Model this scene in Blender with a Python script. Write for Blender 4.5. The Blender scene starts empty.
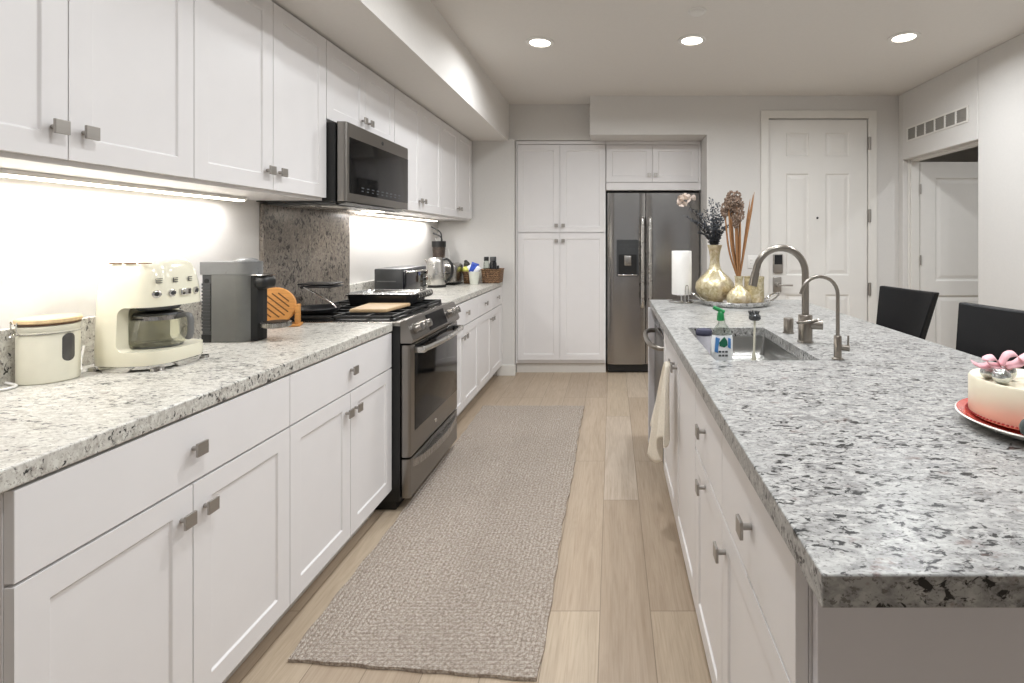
import bpy, bmesh, math, random
from mathutils import Vector, Matrix
random.seed(7)
PI = math.pi
S = bpy.context.scene
COL = S.collection

# ------------------------------------------------------------------ camera
cam_d = bpy.data.cameras.new('camera')
cam = bpy.data.objects.new('camera', cam_d)
COL.objects.link(cam)
F, CX, CY, H = 509.0, 612.0, 240.0, 1.312
cam_d.sensor_width = 36.0
cam_d.sensor_fit = 'HORIZONTAL'
cam_d.lens = F / 1024 * 36
cam_d.shift_x = -(CX - 512) / 1024
cam_d.shift_y = -(341.5 - CY) / 1024
cam_d.clip_start = 0.02
cam.location = (0, 0, H)
cam.rotation_euler = (PI / 2, 0, 0)
S.camera = cam

# ------------------------------------------------------------------ world, exposure
w = bpy.data.worlds.new('world')
S.world = w
w.use_nodes = True
w.node_tree.nodes['Background'].inputs[0].default_value = (0.95, 0.97, 1.0, 1)
w.node_tree.nodes['Background'].inputs[1].default_value = 0.25
S.view_settings.view_transform = 'Standard'
S.view_settings.look = 'None'
S.view_settings.gamma = 1
S.view_settings.use_curve_mapping = False
S.view_settings.exposure = 0.0

LAMP_POWER = 13.5
LAMP_COLOR = (0.92, 0.955, 0.985)
REAR_FILL_POWER = 6.0
STRIP_POWER = 5.5


def area(name, loc, rot, sx, sy, power, color, shape='RECTANGLE', spread=PI, parent=None):
    d = bpy.data.lights.new(name, 'AREA')
    d.shape = shape
    d.size = sx
    if shape in ('RECTANGLE', 'ELLIPSE'):
        d.size_y = sy
    d.energy = power
    d.color = color
    d.spread = spread
    o = bpy.data.objects.new(name, d)
    COL.objects.link(o)
    o.location = loc
    o.rotation_euler = rot
    if parent:
        o.parent = parent
    return o


# soft fill light added behind the camera, in the made-up opening of wall_rear
area('rear_fill', (0.7, -3.12, 1.25), (PI / 2, 0, 0), 3.9, 2.1, REAR_FILL_POWER, (0.97, 0.98, 1.0))

# ------------------------------------------------------------------ materials


def lin(h):
    h = h.lstrip('#')
    out = []
    for i in (0, 2, 4):
        c = int(h[i:i + 2], 16) / 255
        out.append(c / 12.92 if c <= 0.04045 else ((c + 0.055) / 1.055) ** 2.4)
    return (out[0], out[1], out[2], 1)


class NT:
    def __init__(s, name):
        s.m = bpy.data.materials.new(name)
        s.m.use_nodes = True
        s.t = s.m.node_tree
        s.b = s.t.nodes['Principled BSDF']

    def n(s, typ, **kw):
        nd = s.t.nodes.new(typ)
        for k, v in kw.items():
            if k.startswith('i_'):
                key = k[2:]
                nd.inputs[int(key) if key.isdigit() else key].default_value = v
            else:
                setattr(nd, k, v)
        return nd

    def l(s, a, b):
        s.t.links.new(a, b)

    def coord(s, scale=(1, 1, 1), loc=(0, 0, 0), rot=(0, 0, 0)):
        tc = s.n('ShaderNodeTexCoord')
        mp = s.n('ShaderNodeMapping')
        mp.inputs['Scale'].default_value = scale
        mp.inputs['Location'].default_value = loc
        mp.inputs['Rotation'].default_value = rot
        s.l(tc.outputs['Object'], mp.inputs['Vector'])
        return mp.outputs[0]

    def noise(s, vec, scale, detail=2, rough=0.5, dist=0.0):
        nd = s.n('ShaderNodeTexNoise')
        nd.inputs['Scale'].default_value = scale
        nd.inputs['Detail'].default_value = detail
        nd.inputs['Roughness'].default_value = rough
        nd.inputs['Distortion'].default_value = dist
        s.l(vec, nd.inputs['Vector'])
        return nd.outputs[0]

    def ramp(s, fac, stops, interp='LINEAR'):
        r = s.n('ShaderNodeValToRGB')
        cr = r.color_ramp
        cr.interpolation = interp
        while len(cr.elements) > 1:
            cr.elements.remove(cr.elements[-1])
        for i, (p, c) in enumerate(stops):
            e = cr.elements[0] if i == 0 else cr.elements.new(p)
            e.position = p
            e.color = c if len(c) == 4 else (*c, 1)
        s.l(fac, r.inputs[0])
        return r.outputs[0]

    def mix(s, fac, a, b, mode='MIX'):
        m = s.n('ShaderNodeMix', data_type='RGBA', blend_type=mode)
        if isinstance(fac, (int, float)):
            m.inputs[0].default_value = fac
        else:
            s.l(fac, m.inputs[0])
        for k, v in ((6, a), (7, b)):
            if isinstance(v, tuple):
                m.inputs[k].default_value = v
            else:
                s.l(v, m.inputs[k])
        return m.outputs[2]

    def math(s, op, a, b=None, c=None):
        m = s.n('ShaderNodeMath', operation=op)
        for i, v in enumerate((a, b, c)):
            if v is None:
                continue
            if isinstance(v, (int, float)):
                m.inputs[i].default_value = v
            else:
                s.l(v, m.inputs[i])
        return m.outputs[0]

    def bump(s, height, strength=0.2, dist=0.01):
        b = s.n('ShaderNodeBump')
        b.inputs['Strength'].default_value = strength
        b.inputs['Distance'].default_value = dist
        s.l(height, b.inputs['Height'])
        s.l(b.outputs[0], s.b.inputs['Normal'])


def g(v):
    return (v, v, v, 1)


def plain(name, hexc, rough=0.5, metal=0.0, var=0.05, scale=30.0, bump=0.0, spec=0.5, stretch=(1, 1, 1), coat=0.0):
    """base colour with a soft procedural variation in tone and roughness"""
    t = NT(name)
    v = t.coord(stretch)
    nz = t.noise(v, scale, 3)
    c = lin(hexc)
    lo = tuple(max(0, x * (1 - var)) for x in c[:3]) + (1,)
    hi = tuple(min(1, x * (1 + var)) for x in c[:3]) + (1,)
    t.l(t.ramp(nz, [(0.3, lo), (0.7, hi)]), t.b.inputs['Base Color'])
    t.l(t.ramp(nz, [(0.3, g(max(0, rough - 0.03))), (0.7, g(min(1, rough + 0.03)))]), t.b.inputs['Roughness'])
    t.b.inputs['Metallic'].default_value = metal
    t.b.inputs['Specular IOR Level'].default_value = spec
    t.b.inputs['Coat Weight'].default_value = coat
    if bump:
        t.bump(nz, bump, 0.002)
    return t.m


def glassy(name, hexc, rough=0.03, ior=1.45, alpha_mix=0.7):
    """thin clear glass: mostly see-through with a glossy sheen"""
    t = NT(name)
    v = t.coord()
    nz = t.noise(v, 8, 2)
    gl = t.n('ShaderNodeBsdfGlossy')
    t.l(t.ramp(nz, [(0.3, g(rough)), (0.7, g(rough + 0.02))]), gl.inputs['Roughness'])
    tr = t.n('ShaderNodeBsdfTransparent')
    tr.inputs[0].default_value = lin(hexc)
    fr = t.n('ShaderNodeFresnel')
    fr.inputs[0].default_value = ior
    mx = t.n('ShaderNodeMixShader')
    f2 = t.math('MULTIPLY', fr.outputs[0], alpha_mix)
    t.l(t.math('ADD', f2, 0.04), mx.inputs[0])
    t.l(tr.outputs[0], mx.inputs[1])
    t.l(gl.outputs[0], mx.inputs[2])
    t.l(mx.outputs[0], t.t.nodes['Material Output'].inputs['Surface'])
    return t.m


def emit(name, hexc, strength):
    t = NT(name)
    t.b.inputs['Base Color'].default_value = lin(hexc)
    t.b.inputs['Emission Color'].default_value = lin(hexc)
    t.b.inputs['Emission Strength'].default_value = strength
    return t.m


def granite(name, base='#dcd9d2', dark='#2b2a2a', mid='#a8a39c', warm='#8c7a6c', rot=0.2, amt=0.0, stretch=(1, 1.9, 1.3), rough=0.3, size=1.0, white='#ecebe7'):
    t = NT(name)
    v = t.coord(stretch, rot=(0, 0, rot))
    v2 = t.coord(stretch, loc=(3, 7, 1), rot=(0, 0, rot))
    v3 = t.coord(stretch, loc=(9, 2, 5), rot=(0, 0, rot))
    big = t.noise(v, 7 * size, 3, 0.6, 0.6)
    m1 = t.noise(v, 26 * size, 5, 0.65, 0.8)
    m2 = t.noise(v2, 44 * size, 4, 0.62, 0.6)
    m3 = t.noise(v3, 105 * size, 3, 0.6, 0.3)
    # pale ground with grey drifts
    c = t.mix(t.ramp(m1, [(0.42 - amt, g(0)), (0.66 - amt, g(1))]), lin(base), lin(mid))
    wh = t.noise(v3, 40 * size, 3, 0.6)
    c = t.mix(t.math('MULTIPLY', t.ramp(wh, [(0.52, g(0)), (0.62, g(1))]), 0.6), c, lin(white))
    # small grey-brown grains
    c = t.mix(t.math('MULTIPLY', t.ramp(m3, [(0.56 - amt, g(0)), (0.63 - amt, g(1))]), 0.7), c, lin(warm))
    # larger dark crystals, gathered in drifts
    dk = t.math('ADD', m2, t.math('MULTIPLY', t.math('SUBTRACT', big, 0.5), 0.4))
    c = t.mix(t.math('MULTIPLY', t.ramp(dk, [(0.55 - amt, g(0)), (0.60 - amt, g(1))]), 0.5), c, lin('#6a6866'))
    c = t.mix(t.math('MULTIPLY', t.ramp(dk, [(0.59 - amt, g(0)), (0.63 - amt, g(1))]), 0.94), c, lin(dark))
    wm = t.noise(v2, 13 * size, 4, 0.7)
    c = t.mix(t.math('MULTIPLY', t.ramp(wm, [(0.63, g(0)), (0.70, g(1))]), 0.5), c, lin('#6d5048'))
    t.l(c, t.b.inputs['Base Color'])
    t.b.inputs['Roughness'].default_value = rough
    t.b.inputs['Specular IOR Level'].default_value = 0.3
    return t.m


def steel(name, hexc='#a9a7a3', rough=0.28, stretch=(1, 1, 60), metal=1.0):
    t = NT(name)
    v = t.coord(stretch)
    nz = t.noise(v, 14, 3)
    c = lin(hexc)
    lo = tuple(x * 0.97 for x in c[:3]) + (1,)
    hi = tuple(min(1, x * 1.03) for x in c[:3]) + (1,)
    t.l(t.ramp(nz, [(0.3, lo), (0.7, hi)]), t.b.inputs['Base Color'])
    t.l(t.ramp(nz, [(0.3, g(rough - 0.02)), (0.7, g(rough + 0.02))]), t.b.inputs['Roughness'])
    t.b.inputs['Metallic'].default_value = metal
    return t.m


def floor_mat():
    t = NT('oak_planks')
    tc = t.n('ShaderNodeTexCoord')
    sep = t.n('ShaderNodeSeparateXYZ')
    t.l(tc.outputs['Object'], sep.inputs[0])
    cmb = t.n('ShaderNodeCombineXYZ')
    PW = 0.177
    t.l(t.math('ADD', sep.outputs[1], 20.16), cmb.inputs[0])
    t.l(t.math('ADD', sep.outputs[0], 0.042 + PW * 60), cmb.inputs[1])
    br = t.n('ShaderNodeTexBrick')
    br.offset = 0.37
    br.offset_frequency = 3
    t.l(cmb.outputs[0], br.inputs['Vector'])
    for k, v in (('Scale', 1.0), ('Mortar Size', 0.0016), ('Mortar Smooth', 0.2), ('Bias', 0.0), ('Brick Width', 1.22), ('Row Height', PW)):
        br.inputs[k].default_value = v
    br.inputs['Color1'].default_value = g(0.0)
    br.inputs['Color2'].default_value = g(1.0)
    br.inputs['Mortar'].default_value = g(0.5)
    tone = br.outputs['Color']
    base = t.ramp(tone, [(0.0, lin('#ad9b87')), (0.35, lin('#b6a48f')), (0.7, lin('#bfae98')), (1.0, lin('#c1b2a2'))])
    # grain shifted per plank
    sh = t.n('ShaderNodeVectorMath', operation='ADD')
    t.l(cmb.outputs[0], sh.inputs[0])
    off = t.n('ShaderNodeCombineXYZ')
    t.l(t.math('MULTIPLY', tone, 13.7), off.inputs[0])
    t.l(t.math('MULTIPLY', tone, 5.1), off.inputs[1])
    t.l(off.outputs[0], sh.inputs[1])
    mp = t.n('ShaderNodeMapping')
    mp.inputs['Scale'].default_value = (1.1, 13, 1)
    t.l(sh.outputs[0], mp.inputs[0])
    gr = t.noise(mp.outputs[0], 2.4, 5, 0.6, 1.6)
    mp2 = t.n('ShaderNodeMapping')
    mp2.inputs['Scale'].default_value = (3, 90, 1)
    t.l(sh.outputs[0], mp2.inputs[0])
    fine = t.noise(mp2.outputs[0], 2.0, 3, 0.6)
    c = t.mix(t.math('MULTIPLY', t.ramp(gr, [(0.40, g(0)), (0.72, g(1))]), 0.40), base, lin('#8f7a64'))
    c = t.mix(t.math('MULTIPLY', t.ramp(fine, [(0.45, g(0)), (0.7, g(1))]), 0.2), c, lin('#806a52'))
    c = t.mix(t.math('MULTIPLY', br.outputs['Fac'], 0.6), c, lin('#5a4b3c'))
    t.l(c, t.b.inputs['Base Color'])
    t.l(t.ramp(fine, [(0.3, g(0.36)), (0.7, g(0.48))]), t.b.inputs['Roughness'])
    t.bump(t.math('SUBTRACT', t.math('MULTIPLY', fine, 0.2), br.outputs['Fac']), 0.25, 0.002)
    return t.m


def rug_mat(hw, hl):
    t = NT('braided_wool')
    tc = t.n('ShaderNodeTexCoord')
    wob = t.noise(tc.outputs['Object'], 14, 2)
    sep = t.n('ShaderNodeSeparateXYZ')
    t.l(tc.outputs['Object'], sep.inputs[0])
    a = t.math('SUBTRACT', hw, t.math('ABSOLUTE', sep.outputs[0]))
    b = t.math('SUBTRACT', hl, t.math('ABSOLUTE', sep.outputs[1]))
    m = t.math('MINIMUM', a, b)
    m = t.math('ADD', m, t.math('MULTIPLY', wob, 0.012))
    side = t.math('LESS_THAN', a, b)
    along = t.math('ADD', t.math('MULTIPLY', side, sep.outputs[1]), t.math('MULTIPLY', t.math('SUBTRACT', 1.0, side), sep.outputs[0]))
    P = 0.0155
    row = t.math('FLOOR', t.math('DIVIDE', m, P))
    stripe = t.math('ABSOLUTE', t.math('SINE', t.math('MULTIPLY', m, PI / P)))
    fr = t.math('SUBTRACT', t.math('DIVIDE', m, P), row)
    ph = t.math('ADD', t.math('MULTIPLY', along, PI / 0.013), t.math('MULTIPLY', row, 1.9))
    tilt = t.math('MULTIPLY', t.math('ABSOLUTE', t.math('SUBTRACT', fr, 0.5)), 5.0)
    braid = t.math('ABSOLUTE', t.math('SINE', t.math('ADD', ph, tilt)))
    h = t.math('MULTIPLY', t.math('POWER', stripe, 0.6), t.math('ADD', t.math('MULTIPLY', braid, 0.6), 0.4))
    fleck = t.noise(tc.outputs['Object'], 95, 3, 0.7)
    big = t.noise(tc.outputs['Object'], 3, 3, 0.6)
    c = t.ramp(fleck, [(0.36, lin('#8f8175')), (0.5, lin('#b3a79b')), (0.64, lin('#cdc3b8'))])
    c = t.mix(t.math('MULTIPLY', t.ramp(big, [(0.35, g(0)), (0.65, g(1))]), 0.25), c, lin('#a3978b'))
    c = t.mix(t.math('MULTIPLY', t.ramp(h, [(0.1, g(1)), (0.5, g(0))]), 0.5), c, lin('#85776b'))
    t.l(c, t.b.inputs['Base Color'])
    t.b.inputs['Roughness'].default_value = 0.95
    t.b.inputs['Specular IOR Level'].default_value = 0.1
    t.bump(h, 0.7, 0.006)
    return t.m


def wicker_mat():
    t = NT('wicker')
    v = t.coord()
    wv = t.n('ShaderNodeTexWave', bands_direction='Z')
    wv.inputs['Scale'].default_value = 17
    wv.inputs['Distortion'].default_value = 3.0
    t.l(v, wv.inputs['Vector'])
    ck = t.noise(v, 110, 2)
    c = t.mix(t.ramp(ck, [(0.4, g(0)), (0.6, g(1))]), lin('#3d2818'), lin('#a5805c'))
    c = t.mix(t.math('MULTIPLY', wv.outputs['Fac'], 0.55), c, lin('#4a311f'))
    t.l(c, t.b.inputs['Base Color'])
    t.b.inputs['Roughness'].default_value = 0.7
    t.bump(wv.outputs['Fac'], 0.8, 0.004)
    return t.m


def mercury_mat():
    t = NT('mercury_glass')
    v = t.coord()
    n1 = t.noise(v, 26, 5, 0.75, 0.8)
    n2 = t.noise(v, 7, 2)
    c = t.ramp(n1, [(0.34, lin('#a4946f')), (0.48, lin('#cabd98')), (0.62, lin('#e4dcc3'))])
    c = t.mix(t.math('MULTIPLY', t.ramp(n2, [(0.45, g(0)), (0.7, g(1))]), 0.4), c, lin('#b08a72'))
    t.l(c, t.b.inputs['Base Color'])
    t.b.inputs['Metallic'].default_value = 0.55
    t.l(t.ramp(n1, [(0.35, g(0.45)), (0.65, g(0.28))]), t.b.inputs['Roughness'])
    t.bump(n1, 0.35, 0.004)
    return t.m


M = {}
M['wall'] = plain('wall_paint', '#d9d6d2', 0.6, var=0.012, scale=60, bump=0.05, spec=0.3)
M['ceiling'] = plain('ceiling_paint', '#e3dfda', 0.7, var=0.012, scale=60, bump=0.05, spec=0.2)
M['trim'] = plain('trim_paint', '#e4e1db', 0.4, var=0.01)
M['white'] = plain('cabinet_paint', '#e4e1e0', 0.38, var=0.008, scale=12)
M['whiteleft'] = M['white']
M['endpanel'] = plain('end_panel_paint', '#d9d6d8', 0.45, var=0.008, scale=12)
M['toe'] = plain('toe_kick_paint', '#d2cdc6', 0.5, var=0.02)
M['door'] = plain('door_paint', '#e6e3de', 0.42, var=0.008, scale=12)
M['nickel'] = steel('brushed_nickel', '#a8a39d', 0.38, (1, 1, 30), 0.8)
M['faucet'] = steel('faucet_nickel', '#98928a', 0.3, (1, 1, 1))
M['steel'] = steel('stainless', '#a7a4a0', 0.27, (60, 60, 1))
M['steelv'] = steel('stainless_fridge', '#a09e9c', 0.22, (1, 1, 30))
M['basin'] = steel('stainless_basin', '#a9a8a5', 0.35, (1, 1, 1))
M['bright'] = steel('bright_steel', '#cfcdc9', 0.28, (1, 1, 1))
M['steeldk'] = steel('stainless_oven', '#8d8984', 0.3, (60, 1, 60))
M['chrome'] = steel('chrome', '#d4d3d0', 0.1, (1, 1, 1))
M['blackgloss'] = plain('black_glass', '#0b0b0c', 0.09, var=0.02, spec=0.3)
M['smoke'] = plain('smoked_glass', '#15151a', 0.08, var=0.05, scale=5, spec=0.6)
M['black'] = plain('black_enamel', '#141414', 0.4, var=0.1)
M['iron'] = plain('cast_iron', '#1b1b1b', 0.55, var=0.15, scale=80, bump=0.2)
M['pan'] = plain('nonstick', '#242426', 0.35, var=0.1)
M['granite'] = granite('granite_counter', base='#cdcac2', mid='#aaa59c', warm='#877d73', dark='#1d1b1a', size=1.3, white='#deddd5', amt=-0.014)
M['granite_i'] = granite('granite_island', base='#a9a8a5', mid='#7d7c7b', dark='#0f0f10', warm='#5a5653', rot=0.15, white='#c2c1bd', size=1.15, amt=-0.003)
M['granite_s'] = granite('granite_splash', base='#8d857b', mid='#6f6861', dark='#332e2a', warm='#5e544c', amt=0.02, stretch=(1.3, 1.5, 1.0), size=1.0, white='#989087')  # browner granite, its tones darkened for the shade behind the range
M['floor'] = floor_mat()
M['cream'] = plain('cream_enamel', '#ebe6d0', 0.16, var=0.015, coat=0.4)
M['cream2'] = plain('cream_tin', '#dcd8c6', 0.4, var=0.02)
M['grey_plastic'] = plain('grey_plastic', '#62625f', 0.35, var=0.04)
M['grey_light'] = plain('grey_plastic_light', '#6f6f6e', 0.3, var=0.04)
M['bamboo'] = plain('bamboo', '#c98d4c', 0.45, var=0.15, scale=18, stretch=(1, 1, 8))
M['bamboo_lid'] = plain('pale_wood', '#d8bd92', 0.45, var=0.1, scale=18, stretch=(1, 8, 1))
M['board'] = plain('board_wood', '#c0a37e', 0.5, var=0.13, scale=16, stretch=(2, 10, 1))
M['dark_slot'] = plain('slot_shadow', '#6a4420', 0.7)
M['clear'] = glassy('clear_glass', '#f2f3ee')
M['clear_carafe'] = glassy('carafe_glass', '#f8f8f2', alpha_mix=0.5)
M['bottleclear'] = glassy('clear_plastic', '#f2f6f2', 0.08, alpha_mix=0.5)
M['charcoal'] = plain('charcoal_metal', '#4a4b4c', 0.35, metal=0.4, var=0.05)
M['foil'] = plain('foil', '#c9c9c7', 0.25, metal=0.95, var=0.2, scale=60, bump=0.8)
M['wicker'] = wicker_mat()
M['mercury'] = mercury_mat()
M['paper'] = plain('paper_towel', '#f4f1ec', 0.9, var=0.015, scale=120, bump=0.2, spec=0.1)
M['leather'] = plain('black_leather', '#101012', 0.45, var=0.12, scale=120, bump=0.15, spec=0.3)
M['chairleg'] = plain('dark_wood', '#221c18', 0.4, var=0.15, stretch=(1, 1, 6))
M['towel'] = plain('linen_towel', '#e8dfcf', 0.95, var=0.05, scale=160, bump=0.4, spec=0.1)
M['wax'] = plain('cream_wax', '#efe6cd', 0.45, var=0.02, scale=14)
M['wax'].node_tree.nodes['Principled BSDF'].inputs['Subsurface Weight'].default_value = 0.04
M['wax'].node_tree.nodes['Principled BSDF'].inputs['Subsurface Radius'].default_value = (0.02, 0.012, 0.006)
M['redplate'] = plain('red_glaze', '#d25c52', 0.15, var=0.08, scale=10, coat=0.5)
M['whiteplate'] = plain('white_glaze', '#ece8e0', 0.2, var=0.02)
M['pink'] = plain('pink_ribbon', '#e9b4bb', 0.5, var=0.12, scale=60)
M['silverorn'] = plain('silver_ornament', '#c9cccb', 0.2, metal=0.85, var=0.2, scale=90, bump=0.5)
M['wick'] = plain('wick', '#2a2522', 0.9)
M['green'] = plain('green_plastic', '#1f8a4c', 0.35)
M['label_white'] = plain('label_white', '#eef0f2', 0.5, var=0.01)
M['label_blue'] = plain('label_blue', '#4a86c4', 0.5)
M['label_green'] = plain('label_green', '#17684c', 0.5)
M['print_grey'] = plain('print_grey', '#55595e', 0.6)
M['lav'] = plain('lavender_plastic', '#e2e0ea', 0.5)
M['navy'] = plain('navy_foam', '#3a3a4c', 0.8, bump=0.3)
M['yellow'] = plain('pale_yellow_plastic', '#dccf7e', 0.4)
M['brushclear'] = plain('frosted_plastic', '#c9c6b4', 0.3)
M['leaf'] = plain('dark_leaf', '#4d5157', 0.6, var=0.25, scale=40)
M['stemdk'] = plain('dark_stem', '#3a322c', 0.7)
M['reed'] = plain('dried_reed', '#9c7048', 0.7, var=0.2, scale=50, stretch=(4, 4, 1))
M['dried'] = plain('dried_petals', '#8d7868', 0.85, var=0.35, scale=120)
M['blossom'] = plain('blossom', '#d9c9bd', 0.8, var=0.08)
M['rubber'] = plain('rubber_black', '#101010', 0.6)
M['white_plastic'] = plain('white_plastic', '#e8e6e2', 0.35, var=0.01)
M['cable'] = plain('white_cable', '#dedcd8', 0.4)
M['bluebag'] = plain('blue_wrapper', '#2f4fb4', 0.35, var=0.25, scale=40)
M['whitebag'] = plain('white_wrapper', '#e6e8ee', 0.4, var=0.1)
M['lime'] = plain('yellow_green_skin', '#d0cf6a', 0.45, var=0.15)
M['avocado'] = plain('dark_skin', '#2f2c26', 0.55, var=0.3, bump=0.3)
M['brownprint'] = plain('brown_pattern', '#40352d', 0.5, var=0.6, scale=60)
M['greytag'] = plain('grey_felt', '#5b6260', 0.7, var=0.05)
M['lens'] = emit('lamp_lens', '#fff6e8', 9.0)
M['led'] = emit('led_strip', '#fff4e4', 10.0)
M['mwlamp'] = emit('hood_lamp', '#fff0dc', 8.0)
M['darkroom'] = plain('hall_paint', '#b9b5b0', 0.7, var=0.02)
M['vent_shade'] = plain('vent_shade_grey', '#9a968f', 0.8)  # grey puts the shade on the white louvres and their gaps into the colour
M['screen'] = plain('dark_screen', '#1a1c1f', 0.12)
M['cork'] = plain('kick_black', '#0f0f0f', 0.7)

# ------------------------------------------------------------------ mesh helpers


def NB():
    return bmesh.new()


def merge(bm, tmp):
    me = bpy.data.meshes.new('tmp')
    tmp.to_mesh(me)
    tmp.free()
    bm.from_mesh(me)
    bpy.data.meshes.remove(me)


def box(bm, x0, x1, y0, y1, z0, z1):
    if x0 > x1: x0, x1 = x1, x0
    if y0 > y1: y0, y1 = y1, y0
    if z0 > z1: z0, z1 = z1, z0
    v = [bm.verts.new(p) for p in ((x0, y0, z0), (x1, y0, z0), (x1, y1, z0), (x0, y1, z0), (x0, y0, z1), (x1, y0, z1), (x1, y1, z1), (x0, y1, z1))]
    for f in ((0, 3, 2, 1), (4, 5, 6, 7), (0, 1, 5, 4), (1, 2, 6, 5), (2, 3, 7, 6), (3, 0, 4, 7)):
        bm.faces.new([v[i] for i in f])
    return bm


def rbox(bm, x0, x1, y0, y1, z0, z1, r=0.01, seg=3, mat=None):
    t = bmesh.new()
    box(t, x0, x1, y0, y1, z0, z1)
    bmesh.ops.bevel(t, geom=t.edges[:], offset=r, segments=seg, profile=0.5, affect='EDGES')
    if mat is not None:
        bmesh.ops.transform(t, matrix=mat, verts=t.verts)
    merge(bm, t)
    return bm


def lathe(bm, prof, cx, cy, z0, seg=32, mat=None):
    t = bmesh.new()
    rings = []
    for r, z in prof:
        if r < 1e-6:
            rings.append([t.verts.new((cx, cy, z0 + z))])
        else:
            rings.append([t.verts.new((cx + r * math.cos(2 * PI * i / seg), cy + r * math.sin(2 * PI * i / seg), z0 + z)) for i in range(seg)])
    for a, b in zip(rings[:-1], rings[1:]):
        if len(a) == 1 and len(b) == 1:
            continue
        for i in range(seg):
            j = (i + 1) % seg
            if len(a) == 1:
                t.faces.new((a[0], b[i], b[j]))
            elif len(b) == 1:
                t.faces.new((a[i], a[j], b[0]))
            else:
                t.faces.new((a[i], a[j], b[j], b[i]))
    bmesh.ops.recalc_face_normals(t, faces=t.faces[:])
    if mat is not None:
        bmesh.ops.transform(t, matrix=mat, verts=t.verts)
    merge(bm, t)
    return bm


def cyl(bm, p0, p1, r0, r1=None, seg=20, cap=True):
    if r1 is None: r1 = r0
    return tube(bm, [p0, p1], [r0, r1], seg, cap)


def tube(bm, pts, r, seg=10, cap=True, flat=1.0, up=None):
    pts = [Vector(p) for p in pts]
    n = len(pts)
    rs = r if isinstance(r, (list, tuple)) else [r] * n
    t = bmesh.new()
    d0 = (pts[1] - pts[0]).normalized()
    ref = Vector(up) if up else (Vector((0, 0, 1)) if abs(d0.z) < 0.9 else Vector((1, 0, 0)))
    nrm = (ref - d0 * ref.dot(d0)).normalized()
    rings = []
    for i in range(n):
        if i == 0: d = d0
        elif i == n - 1: d = (pts[i] - pts[i - 1]).normalized()
        else: d = ((pts[i + 1] - pts[i]).normalized() + (pts[i] - pts[i - 1]).normalized()).normalized()
        nrm = (nrm - d * nrm.dot(d)).normalized()
        bn = d.cross(nrm)
        rings.append([t.verts.new(pts[i] + (nrm * math.cos(2 * PI * k / seg) * flat + bn * math.sin(2 * PI * k / seg)) * rs[i]) for k in range(seg)])
    for a, b in zip(rings[:-1], rings[1:]):
        for k in range(seg):
            j = (k + 1) % seg
            t.faces.new((a[k], b[k], b[j], a[j]))
    if cap:
        t.faces.new(rings[0])
        t.faces.new(rings[-1][::-1])
    bmesh.ops.recalc_face_normals(t, faces=t.faces[:])
    merge(bm, t)
    return bm


def smooth_path(pts, n=8):
    P = [Vector(p) for p in pts]
    P = [P[0] * 2 - P[1]] + P + [P[-1] * 2 - P[-2]]
    out = []
    for i in range(1, len(P) - 2):
        for k in range(n):
            s = k / n
            a, b, c, d = P[i - 1], P[i], P[i + 1], P[i + 2]
            out.append(0.5 * ((2 * b) + (c - a) * s + (2 * a - 5 * b + 4 * c - d) * s * s + (-a + 3 * b - 3 * c + d) * s ** 3))
    out.append(P[-2])
    return out


def ball(bm, c, r, sx=1, sy=1, sz=1, u=16, v=10):
    t = bmesh.new()
    bmesh.ops.create_uvsphere(t, u_segments=u, v_segments=v, radius=r)
    for q in t.verts:
        q.co = Vector((q.co.x * sx, q.co.y * sy, q.co.z * sz)) + Vector(c)
    merge(bm, t)
    return bm


def prism(bm, poly, axis, a0, a1):
    """extrude a 2-D polygon along an axis ('x': poly is (y,z), 'y': (x,z), 'z': (x,y))"""
    t = bmesh.new()

    def P(p, a):
        return {'x': (a, p[0], p[1]), 'y': (p[0], a, p[1]), 'z': (p[0], p[1], a)}[axis]
    A = [t.verts.new(P(p, a0)) for p in poly]
    B = [t.verts.new(P(p, a1)) for p in poly]
    t.faces.new(A)
    t.faces.new(B[::-1])
    for i in range(len(poly)):
        j = (i + 1) % len(poly)
        t.faces.new((A[i], B[i], B[j], A[j]))
    bmesh.ops.recalc_face_normals(t, faces=t.faces[:])
    merge(bm, t)
    return bm


def rrect(x0, x1, y0, y1, r, seg=6):
    pts = []
    for cx, cy, a0 in ((x1 - r, y1 - r, 0), (x0 + r, y1 - r, PI / 2), (x0 + r, y0 + r, PI), (x1 - r, y0 + r, 1.5 * PI)):
        for k in range(seg + 1):
            a = a0 + PI / 2 * k / seg
            pts.append((cx + r * math.cos(a), cy + r * math.sin(a)))
    return pts


def offset_of(parent):
    off = Vector((0, 0, 0))
    p = parent
    while p:
        off += Vector(p.location)
        p = p.parent
    return off


def obj(name, bm, mat, parent=None, smooth=None, bevel=0.0, bseg=2, origin=None, subd=0):
    """link a bmesh (in world coordinates) as ONE mesh object, local to its parent"""
    off = offset_of(parent)
    if parent is None and origin is not None:
        off = Vector(origin)
    for v in bm.verts:
        v.co -= off
    me = bpy.data.meshes.new(name)
    bm.to_mesh(me)
    bm.free()
    me.materials.append(M[mat] if isinstance(mat, str) else mat)
    o = bpy.data.objects.new(name, me)
    COL.objects.link(o)
    if parent:
        o.parent = parent
    elif origin is not None:
        o.location = origin
    if smooth is not None:
        me.shade_smooth()
        me.set_sharp_from_angle(angle=math.radians(smooth))
    if bevel:
        md = o.modifiers.new('bevel', 'BEVEL')
        md.width = bevel
        md.segments = bseg
        md.limit_method = 'ANGLE'
        md.angle_limit = math.radians(40)
    if subd:
        md = o.modifiers.new('sub', 'SUBSURF')
        md.levels = md.render_levels = subd
    return o


def tag(o, label=None, cat=None, group=None, kind=None):
    if label: o['label'] = label
    if cat: o['category'] = cat
    if group: o['group'] = group
    if kind: o['kind'] = kind
    return o


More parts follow.
